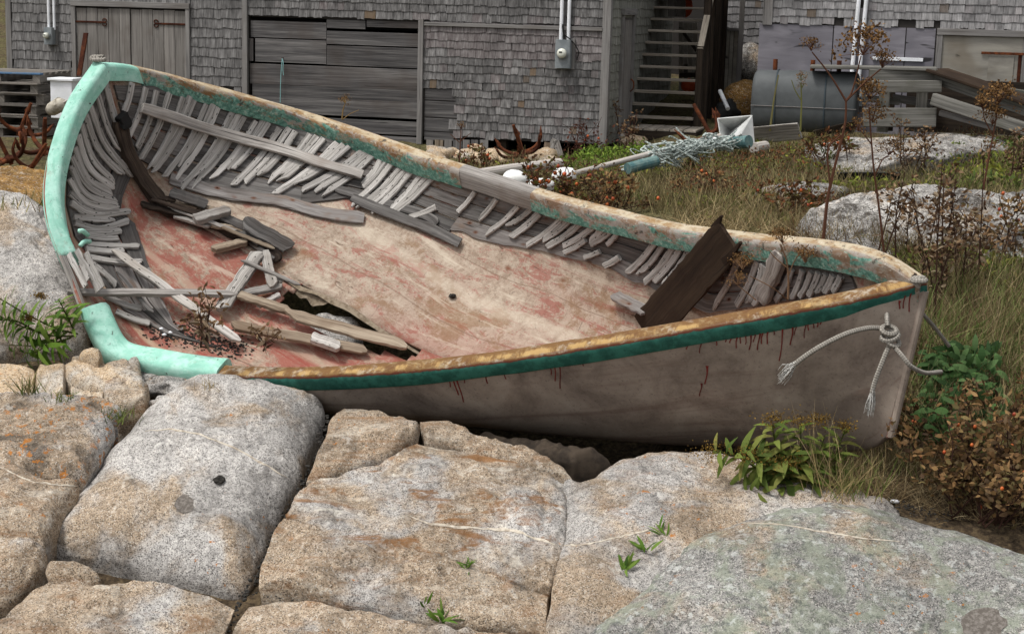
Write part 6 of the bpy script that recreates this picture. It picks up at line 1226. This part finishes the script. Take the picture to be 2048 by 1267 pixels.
# --- low evergreen and rose leaf cover: leaf mats
def leafcover(name, label, poly, n, ymin, ymax, cols, size, seed, patch, hh=(.02, .22), shape='leaf', up=.3, kind='stuff', cat='shrub'):
    rng = np.random.default_rng(seed); P = scatter(poly, n, ymin, ymax, rng); v = vnoise(P * .9 + seed * 3, seed) + .5 * vnoise(P * 2.7 + seed, seed + 1); k = v > patch; P = P[k]; m = len(P)
    top = np.clip((v[k] - patch) * 1.6, .1, 1); P = P + np.c_[np.zeros((m, 2)), rng.uniform(0, 1, m) ** .6 * (hh[0] + (hh[1] - hh[0]) * top)]
    lv = Lv(); lv.add(P, rdir(m, up, rng), nrm(rng.normal(size=(m, 3)) + np.array([0, -.4, .8])), rng.uniform(size[0], size[1], m), rng.uniform(size[0], size[1], m) * .42, rng.uniform(0, .4, m), jitcol(cols, m, .25, rng), 3, shape)
    return lv.build(name, 'leaf', label=label, cat=cat, kind=kind)
leafcover('low_shrub', 'low yellow green shrub cover on the slope', SLOPE, 22000, 12.8, 24, ['#5b6426', '#78802f', '#444d20', '#8a8a3a'], (.04, .09), 11, .08)
leafcover('low_shrub', 'brown red rose and blueberry cover on the slope', SLOPE, 36000, 12.8, 25, ['#4e3426', '#5f3f2a', '#3b2a20', '#75492a', '#55452f'], (.025, .06), 12, .12, (.02, .3))
leafcover('low_shrub', 'bright green leafy cover before the shed wall', [(1040,372),(1100,345),(1180,312),(1290,300),(1330,320),(1250,345),(1150,385)], 3500, 17.5, 25, ['#67802e', '#7f933c', '#4d6324'], (.04, .08), 13, -.15, (.02, .2))
leafcover('low_shrub', 'green leafy mat in the weeds near the timber ramp', [(1850,300),(2060,300),(2060,400),(1900,390),(1660,360),(1620,320)], 5200, 17, 24, ['#3f4f26', '#55652e', '#6b7538'], (.05, .10), 14, .05, (.05, .25))
def on_rock0(px, py):
    best = None
    for k, b in RBVH.items():
        h, n = hit(b, px, py)
        if h is not None and (best is None or h[1] < best[0][1]): best = (h, n)
    return best
GB_ = BVHTree.FromPolygons([tuple(GROUND.matrix_local @ v.co) if False else tuple(Vector(v.co) + GROUND.location) for v in GROUND.data.vertices], [tuple(p.vertices) for p in GROUND.data.polygons])
def foot(px, py):
    b = on_rock0(px, py); h, n = hit(GB_, px, py)
    if h is None: return b[0] if b else at(px, py, 12)
    return b[0] if b and b[0][1] < h[1] else h
leafcover('low_shrub', 'brown dead leaf litter and twigs right of the bow', BOWSIDE, 13000, 11, 14.5, ['#4a3828', '#64503a', '#3a2c22', '#7a6648'], (.03, .07), 15, -.3, (.02, .35))
grassfield('dry_grass', 'dry grass in front of the lichened rock hump', [(1560,500),(1600,440),(1700,470),(1860,490),(1900,540),(1820,520),(1720,490)], 2600, 12.5, 16.5, DRY + BRN, (.15, .36), (.005, .009), 8, .6)
# --- single plants
def stalk(lv, pts, r0, r1, col, n=10): P = catmull(pts, n); quadtube(lv, P, np.linspace(r0, r1, n), col, 5)
def umbel(lv, top, rad, n, col, rng, axis=(0, 0, 1), seeds=5):
    ax = nrm(np.array(axis, float))
    for k in range(n):
        d = nrm(ax + rng.normal(size=3) * .55); e = top + d * rad * rng.uniform(.75, 1.05); quadtube(lv, [top, top + d * rad * .5 + np.array([0, 0, .01]), e], [.003, .002, .002], col, 3)
        m = seeds * 3; P = e + rng.normal(size=(m, 3)) * rad * .17; lv.add(P, rdir(m, .2, rng), rng.normal(size=(m, 3)), rad * .14, rad * .11, .2, jitcol(['#6d5030', '#8a6a42', '#4c3824'], m, .2, rng), 2, 'round')
def dead_umbel(label, stems, umbels, seed, r=.012, col='#5a3b2c', name='dead_umbel_plant', cat='plant', sc=1):
    rng = np.random.default_rng(seed); lv = Lv(); c = np.array(rgb(col)[:3]); base = at(*stems[0][0]); root = thing(name, base, label, cat, 'tall dead umbel plants')
    for i, st in enumerate(stems): stalk(lv, [at(*p) for p in st], r if i == 0 else r * .6, r * .55 if i == 0 else r * .35, c)
    lv.build('stalk', 'dryleaf', root)
    for u in umbels:
        lu = Lv(); px, py, Y, rad, n = u; umbel(lu, at(px, py, Y), rad, n, c * 1.1, rng); lu.build('umbel', 'dryleaf', root, kind='stuff')
    return root
dead_umbel('tallest dead forked umbel stalk, behind the far rail left of the lichened hump', [[(1647,478,13.8),(1655,400,13.8),(1668,340,13.8),(1690,250,13.8),(1692,202,13.8)],[(1692,202,13.8),(1660,150,13.8),(1624,104,13.8)],[(1692,202,13.8),(1705,180,13.8),(1722,112,13.8)],[(1692,202,13.8),(1730,165,13.8),(1762,138,13.8)],[(1660,370,13.8),(1656,300,13.8),(1682,270,13.8)]], [(1622,102,13.8,.10,14),(1726,110,13.8,.22,22),(1764,136,13.8,.13,16)], 1, .016)
dead_umbel('brown seed headed stalk right of the tallest forked stalk', [[(1768,505,14.2),(1760,430,14.2),(1748,340,14.2),(1742,270,14.2),(1738,215,14.2)],[(1750,350,14.2),(1765,320,14.2),(1778,312,14.2)],[(1744,290,14.2),(1725,265,14.2),(1716,258,14.2)]], [(1738,200,14.2,.16,24),(1745,245,14.2,.14,18),(1778,310,14.2,.12,14),(1716,262,14.2,.10,12)], 2, .011)
dead_umbel('slender green stemmed umbel plant in front of the oil tank', [[(1601,262,22),(1603,210,22),(1602,165,22)],[(1602,200,22),(1590,180,22),(1583,160,22)]], [(1602,162,22,.10,12),(1605,176,22,.08,8)], 3, .014, '#6b6a3c')
dead_umbel('thin stalk leaning against the oil tank front', [[(1540,262,23),(1548,200,23),(1557,150,23)]], [], 4, .016, '#6e6842')
dead_umbel('bleached umbel plant growing up inside the bow', [[(1576,598,11.6),(1577,560,11.6),(1573,520,11.6),(1560,488,11.6)],[(1576,555,11.6),(1590,520,11.6),(1618,488,11.5)],[(1576,600,11.5),(1545,575,11.4),(1500,552,11.4)],[(1512,600,11.3),(1500,590,11.3),(1475,570,11.3)],[(1574,535,11.6),(1550,515,11.6),(1538,500,11.6)]], [(1565,486,11.6,.10,16),(1610,525,11.5,.10,18),(1485,538,11.4,.10,16),(1475,568,11.3,.08,12)], 5, .009, '#7a5f48')
dead_umbel('small beige umbel showing above the far rail before the boarded opening', [[(684,238,15.8),(686,220,15.8),(690,208,15.8)],[(684,240,15.8),(700,228,15.8),(718,220,15.8)]], [(690,207,15.8,.07,12)], 6, .008, '#8a7048')
dead_umbel('thin branched dead umbel above the far rail by the shed sill', [[(918,330,16),(920,300,16),(922,260,16)],[(919,285,16),(908,275,16),(900,268,16)],[(919,285,16),(930,275,16),(942,266,16)]], [(922,258,16,.06,8)], 7, .008)
dead_umbel('brown bushy seed head on a stalk by the ramp', [[(1960,420,16.5),(1975,330,16.5),(1990,250,16.5),(1995,215,16.5)],[(1985,270,16.5),(1970,240,16.5),(1966,225,16.5)]], [(1995,210,16.5,.2,26),(1966,222,16.5,.14,18),(1985,250,16.5,.16,16)], 8, .012)
def dead_stems(label, cx, base_y, top_y, Y, n, spread, seed, leafy=20, col='#3f2c22', name='dead_weed'):
    rng = np.random.default_rng(seed); Y = Y if Y < 13 else float(foot(cx, base_y)[1]); root = thing(name, at(cx, base_y, Y), label, 'plant', 'dead brown weeds'); 
    for k in range(n):
        lv = Lv(); x0 = cx + rng.normal() * spread * .6; x1 = x0 + rng.normal() * spread * .55 + spread * .25; t_ = top_y + rng.uniform(0, .6) * (base_y - top_y); y_ = Y + rng.normal() * .2
        pts = [at(x0, base_y + rng.normal() * 6, y_), at((x0 + x1) / 2 + rng.normal() * 4, (base_y + t_) / 2, y_), at(x1, t_, y_)]; stalk(lv, pts, .009, .004, np.array(rgb(col)[:3]), 12); P = catmull(pts, 40)
        for q in range(5):
            i = rng.integers(14, 38); d = nrm(np.array([rng.normal(), rng.normal() * .4, .9])); quadtube(lv, [P[i], P[i] + d * .06, P[i] + d * .12 + np.array([0, 0, .03])], [.004, .003, .002], np.array(rgb(col)[:3]), 3)
            m = 7; e = P[i] + d * .12; lv.add(e + rng.normal(size=(m, 3)) * .03, rdir(m, .1, rng), rng.normal(size=(m, 3)), .045, .024, .5, jitcol(['#4a3424', '#6b5138', '#8a7358'], m, .2, rng), 3)
        if leafy:
            i = rng.integers(4, 38, leafy); lv.add(P[i] + rng.normal(size=(leafy, 3)) * .015, nrm(rng.normal(size=(leafy, 3)) + np.array([0, 0, -.3])), rng.normal(size=(leafy, 3)), rng.uniform(.04, .09, leafy), rng.uniform(.012, .03, leafy), rng.uniform(.2, 1, leafy), jitcol(['#5b4838', '#7c6b57', '#4a372a', '#8f8069'], leafy, .2, rng), 4)
        lv.build('stem', 'dryleaf', root, kind='stuff')
    return root
dead_stems('thick stand of dead dark stems right of the bow tip', 1885, 640, 300, 13.6, 12, 55, 21, 26); dead_stems('dead twiggy weeds at the right behind the bow ropes', 1980, 560, 380, 14.2, 7, 60, 22, 20); dead_stems('dead stems in front of the lichened hump', 1775, 520, 330, 14.6, 6, 50, 23, 12); dead_stems('dead leafy weeds before the timber platform', 1790, 345, 235, 20, 7, 50, 24, 16); dead_stems('brown dead weeds at the right edge below the ramp', 2010, 370, 240, 18, 6, 40, 25, 16); dead_stems('reddish dock stalks beside the shed side door', 1262, 305, 210, 23.5, 4, 12, 26, 26, '#4a2620')
dead_stems('dead weed growing in the gravel inside the low near rail', 405, 690, 600, 12.62, 2, 10, 27, 22); dead_stems('tiny dead weed beside the worn near rail', 530, 700, 668, 12.5, 1, 5, 28, 10); dead_stems('small dead weed on the pale plank, above the gravel', 398, 672, 645, 12.75, 1, 4, 29, 8)
def rosebush(label, px, py, Y, w, h, n, seed, leafcol, hips, leaves=160, hipr=.014):
    rng = np.random.default_rng(seed); b = foot(px, py); root = thing('rose_bush', b, label, 'bush', 'wild rose bushes'); st = Lv(); lf = Lv(); tips = []
    for k in range(n):
        p = b + np.array([rng.normal() * w * .25, rng.normal() * w * .2, 0]); d = nrm(np.array([rng.normal() * .6, rng.normal() * .4, 1.0])); pts = [p]
        for q in range(4): d = nrm(d + rng.normal(size=3) * .28); pts.append(pts[-1] + d * h * .27)
        stalk(st, pts, .007, .003, np.array(rgb('#3f2a22')[:3]), 10); P = catmull(pts, 30)
        for q in range(5):
            i = rng.integers(8, 29); dd = nrm(rng.normal(size=3) + np.array([0, 0, .5])); e = P[i] + dd * h * .2; quadtube(st, [P[i], (P[i] + e) / 2 + rng.normal(size=3) * .01, e], [.004, .003, .002], np.array(rgb('#3f2a22')[:3]), 3); tips.append(e)
            m = max(1, leaves // (n * 5)); PP = P[i] + (e - P[i]) * rng.random(m)[:, None] + rng.normal(size=(m, 3)) * h * .06; lf.add(PP, rdir(m, 0., rng), rng.normal(size=(m, 3)), rng.uniform(.03, .07, m), rng.uniform(.02, .036, m), rng.uniform(0, .5, m), jitcol(leafcol, m, .25, rng), 3)
    st.build('stems', 'dryleaf', root, kind='stuff'); lf.build('leaves', 'leaf', root, kind='stuff')
    tips = np.array(tips); k = rng.permutation(len(tips))[:hips]
    for e in tips[k]: one(g_ball(e, hipr, hipr, hipr * 1.1, 8, 6), 'rose_hip', M['hip'], root, smooth=True)
    return root
M['hip'] = plain('rose_hip_skin', '#9a3a1c', .45, .4, 0, .3, 0, '#b8622a', 18)
RL = ['#5c4a35', '#77593a', '#4a392a', '#8a6a45', '#635a38', '#94764e']; GL = ['#55402a', '#5e5a2e', '#70452a']
rosebush('large rose bush with orange hips and rusty leaves at the bottom right corner', 1975, 1040, 10.9, .55, .75, 34, 31, RL, 22, 3000, .013); rosebush('rose bush at the right edge above the corner bush', 2035, 900, 11.6, .4, .6, 16, 32, RL, 8, 900, .012); rosebush('rose bush close behind the bare wood rail, with the white floats', 1115, 425, 17.2, .7, .55, 22, 33, GL + ['#4a2f22'], 14, 700, .022); rosebush('rose bush on the slope right of the white floats', 1215, 430, 16.8, .6, .5, 18, 34, RL, 12, 600, .02)
rosebush('bare twiggy rose bush at the shed corner', 1170, 318, 23.2, .3, .62, 10, 35, ['#4c2f26', '#5e3a2c'], 4, 160, .02); rosebush('low rose bush before the shed sill stones', 960, 345, 19, .5, .35, 12, 36, GL, 6, 260, .02); rosebush('rose bush in the middle of the slope', 1420, 400, 17, .7, .35, 12, 37, RL, 8, 380, .018); rosebush('rose bush beside the grass near the lichened hump', 1580, 440, 15.6, .5, .4, 14, 38, GL, 7, 460, .016); rosebush('small rose bush by the foot of the bow stem', 1830, 885, 11.2, .3, .32, 10, 39, RL, 5, 260, .013); rosebush('rose bush high on the slope left of the timber platform', 1665, 320, 20.5, .6, .4, 12, 40, GL, 7, 300, .02); rosebush('rose bush at the right edge behind the white rope', 2020, 500, 14.6, .5, .5, 12, 41, RL, 7, 380, .016)
def goldenrod(label, stems, seed, leafL, cols, heads, name='goldenrod_plant', nl=16, Wf=.2, group='goldenrod plants'):
    rng = np.random.default_rng(seed); root = thing(name, at(*stems[0][0]), label, 'plant', group); fcol = ['#6f5828', '#8a6c2c', '#544024']
    for i, stp in enumerate(stems):
        lv = Lv(); pts = [at(*p) for p in stp]; P = catmull(pts, 60); stalk(lv, pts, .008, .004, np.array(rgb('#4a5026')[:3]), 14); T = nrm(np.gradient(P, axis=0)); k = np.linspace(6, 58, nl).astype(int); a = np.arange(nl) * 2.4 + rng.random() * 6
        s1 = nrm(np.cross(T[k], np.array([0, 1., .2]))); s2 = np.cross(T[k], s1); D = nrm(s1 * np.cos(a)[:, None] + s2 * np.sin(a)[:, None] + T[k] * .45 + np.array([0, 0, .1])); L = leafL * rng.uniform(.7, 1.15, nl) * (1 - .4 * np.linspace(0, 1, nl) ** 2)
        lv.add(P[k], D, nrm(T[k] + np.array([0, -.5, .5])), L, L * Wf, rng.uniform(.2, .7, nl), jitcol(cols, nl, .2, rng), 6, 'leaf', .15); lv.build('stem', 'leaf', root)
    for (px, py, Y, rad) in heads:
        lv = Lv(); c = at(px, py, Y); m = 260; PP = c + rng.normal(size=(m, 3)) * np.array([rad, rad * .6, rad * .6]) * .5; lv.add(PP, rdir(m, .3, rng), rng.normal(size=(m, 3)), .014, .009, .1, jitcol(fcol, m, .3, rng), 2, 'round'); lv.build('flower_head', 'dryleaf', root, kind='stuff')
    return root
GC = ['#4a6a22', '#5d7a2c', '#3c5520', '#6b8238']
goldenrod('leafy goldenrod leaning out over the grey boulder at the left edge', [[(156,668,12.95),(108,655,12.9),(48,625,12.85),(-22,585,12.85),(-102,548,12.8)],[(153,672,12.9),(98,670,12.85),(38,650,12.8),(-42,610,12.8)],[(143,675,12.9),(88,690,12.8),(18,690,12.75)],[(150,665,12.95),(133,630,12.9),(118,600,12.9)],[(123,672,12.9),(78,700,12.7),(48,705,12.7)],[(68,660,12.85),(28,640,12.8),(-12,640,12.75)]], 51, .20, GC, [(58,637,12.8,.05),(80,592,12.8,.05)], nl=22, Wf=.22)
goldenrod('goldenrod with drooping leaves and brown flower heads under the bow', [[(1560,985,11.0),(1530,950,10.95),(1480,915,10.9),(1430,900,10.85)],[(1562,985,11.0),(1550,940,10.95),(1520,915,10.9),(1495,900,10.85)],[(1575,990,11.0),(1575,950,10.9),(1572,915,10.85)],[(1585,985,11.0),(1575,930,10.95),(1550,880,10.95),(1545,848,10.95)],[(1590,985,11.0),(1600,930,10.95),(1602,850,10.95)],[(1600,980,11.05),(1630,930,11.0),(1650,870,11.0)],[(1550,990,10.95),(1520,985,10.85),(1490,985,10.8)],[(1595,985,11.0),(1620,960,10.9),(1625,940,10.9)],[(1610,980,11.05),(1660,930,11.05),(1690,860,11.05)]], 52, .23, ['#5a6a2c', '#6d7a38', '#475824', '#7d7a40'], [(1425,906,10.85,.13),(1500,912,10.84,.11),(1576,925,10.82,.13),(1545,838,10.95,.09),(1602,842,10.95,.11),(1640,840,11.0,.08),(1690,852,11.05,.08)], nl=22, Wf=.25)
def smallplant(label, px, py, L, n, seed, cols=GC, W=.2, Y=None, up=.8, name='small_plant'):
    rng = np.random.default_rng(seed); h, nn = on_rock(px, py); h = h if Y is None else at(px, py, Y); lv = Lv(); D = rdir(n, up, rng); lv.add(np.repeat(h[None], n, 0) + rng.normal(size=(n, 3)) * .012, D, nrm(rng.normal(size=(n, 3)) * .3 + np.array([0, -.6, .8])), rng.uniform(.6, 1.1, n) * L, rng.uniform(.7, 1.2, n) * L * W, rng.uniform(.1, .7, n), jitcol(cols, n, .2, rng), 5); return lv.build(name, 'leaf', label=label, cat='plant', group='small plants in the rock cracks')
smallplant('small green rosette in the bottom crack', 885, 1242, .13, 14, 61); smallplant('tiny green tuft in the fold of the broad slab', 935, 1135, .08, 18, 62, W=.12); smallplant('green sprout at the seam of the outcrop, lower one', 1250, 1140, .12, 12, 63); smallplant('green sprout at the seam of the outcrop, middle one', 1292, 1105, .11, 7, 64); smallplant('green sprout at the seam of the outcrop, upper one', 1325, 1068, .11, 8, 65, W=.16); smallplant('single leaf sprout at the bottom edge', 850, 1210, .08, 4, 66)
def tuft(label, px, py, L, n, seed, cols, W=.008, Y=None, spread=.05, name='grass_tuft', lean=.45):
    rng = np.random.default_rng(seed); h = foot(px, py); lv = Lv(); P = h + rng.normal(size=(n, 3)) * np.array([spread, spread, .0]); D = rng.normal(size=(n, 3)) * lean; D[:, 2] = 1; lv.add(P, nrm(D), nrm(np.c_[rng.normal(size=(n, 2)), np.full(n, .3)]), rng.uniform(.5, 1.1, n) * L, W, rng.uniform(0, .6, n), jitcol(cols, n, .25, rng), 5, 'blade'); return lv.build(name, 'dryleaf', label=label, cat='grass', group='grass tufts', kind='stuff' if spread > .11 or seed == 72 else None)
tuft('green grass tuft on the pale block at the left edge', 58, 785, .17, 60, 71, GRN + DRY[:2]); tuft('short grass tuft in the dark slit between pale blocks', 130, 800, .10, 30, 72, GRN); tuft('green grass tuft beside the orange lichened boulder', 235, 838, .12, 70, 73, GRN, spread=.08); tuft('thin dry tuft in front of the pale boulder top', 415, 778, .10, 18, 74, DRY); tuft('dry grass tuft with long seed stems beside the goldenrod', 1640, 975, .55, 46, 75, ['#a9956d', '#8d7a55', '#c0ad86'], .005, 11.15, .08, lean=.3); tuft('dense straw grass tuft right of the goldenrod', 1690, 985, .34, 170, 76, ['#9d8a64', '#7f6d4b', '#6b7a3c'], .006, 11.15, .12, lean=.5); tuft('green grass tuft among straw right of the goldenrod', 1660, 965, .30, 70, 77, GRN + ['#55682c'], .008, 11.2, .10, lean=.4); tuft('tall dry grass stems against the bow', 1745, 900, .42, 30, 78, DRY, .004, 11.0, .10, lean=.4); tuft('tall straw tuft at the right edge above the corner bush', 1985, 900, .5, 120, 79, ['#9d8a64', '#b5a27a', '#7f6d4b'], .005, 11.5, .14, lean=.3); tuft('dry grass plume beside the bow rope ends', 1840, 640, .5, 20, 80, DRY, .005, 12.2, .15, lean=.6)
for px, py, sd_, lb in ((1870, 700, 81, 'tall straw grass clump just right of the stem'), (1930, 760, 82, 'tall straw grass clump among the broad green leaves'), (1900, 620, 83, 'tall straw grass clump behind the hanging bow rope'), (1990, 700, 84, 'tall straw grass clump at the right edge beside the green leaves'), (1760, 935, 85, 'straw grass clump in front of the stem foot'), (1850, 950, 86, 'straw grass clump left of the corner rose bush')): tuft(lb, px, py, .52 if py < 900 else .26, 150, sd_, ['#a5936c', '#bfae86', '#85744f', '#6d7a42'], .005, None, .13, lean=.35)
# broad green bindweed leaves beside the stem
rng = np.random.default_rng(90); root = thing('bindweed', gz(1880, 860), 'bright green broad leaved plants right of the stem', 'plant')
for k in range(7):
    lv = Lv(); n = 75; px = rng.uniform(1850, 2000, n) if k else rng.uniform(1850, 1940, n); py = rng.uniform(690, 880, n); Yv = np.interp(py, [690, 880], [12.4, 11.5]) + rng.normal(size=n) * .1; P = np.array([at(a, b, c) for a, b, c in zip(px, py, Yv)]); lv.add(P, nrm(rng.normal(size=(n, 3)) * np.array([1, .5, .6]) + np.array([0, -.3, -.1])), nrm(rng.normal(size=(n, 3)) * .45 + np.array([0, -.8, .7])), rng.uniform(.05, .13, n), rng.uniform(.03, .06, n), rng.uniform(.1, .7, n), jitcol(['#34502a', '#456334', '#29401f', '#577244'], n, .3, rng), 5, 'leaf', .1); lv.build('leaves', 'leaf', root)
tuft('weedy grass behind the stern rail on the ochre rock', 60, 412, .14, 90, 91, GRN + DRY, .01, 15.6, .3); tuft('green weeds left of the stern rail above the tall boulder', 112, 415, .18, 60, 92, GRN, .012, 15.4, .12)
one(g_ball(gz(1790, 992) + np.array([0, 0, .02]), .035, .02, .014, 10, 7, .2, 4), 'shell', M['white'], smooth=True, label='white shell lying on the soil below the bow', cat='shell')
RO = thing('white_rope', foot(1925, 546), 'white three strand rope running through the weeds at the right edge', 'rope'); one(g_tube(catmull([foot(x, y) + np.array([0, 0, .03 + .02 * math.sin(x)]) for x, y in ((1925,546),(1955,550),(1990,552),(2025,556),(2070,556),(2120,560))], 50), .017, 10), 'strand', M['rope_white'], RO, smooth=True)
# far hillside at the left edge
HL = Lv(); rng = np.random.default_rng(95); n = 2600; px = rng.uniform(-60, 40, n); py = rng.uniform(0, 150, n); P = np.array([at(a, b, 45 - (b - 0) * .08) for a, b in zip(px, py)])
hs_ = [at(-200, 150, 34), at(60, 150, 34), at(60, -80, 52), at(-200, -80, 52)]; obj('hillside', hs_ + [p - np.array([0, -2, 3]) for p in hs_], [(0, 1, 2, 3), (7, 6, 5, 4), (0, 4, 5, 1), (1, 5, 6, 2), (2, 6, 7, 3), (3, 7, 4, 0)], M['hill'] if 'hill' in M else plain('hill_grass', '#5a4a32', 1, .05, 3, 0, 0, '#7d6a48', 1.2), kind='structure')
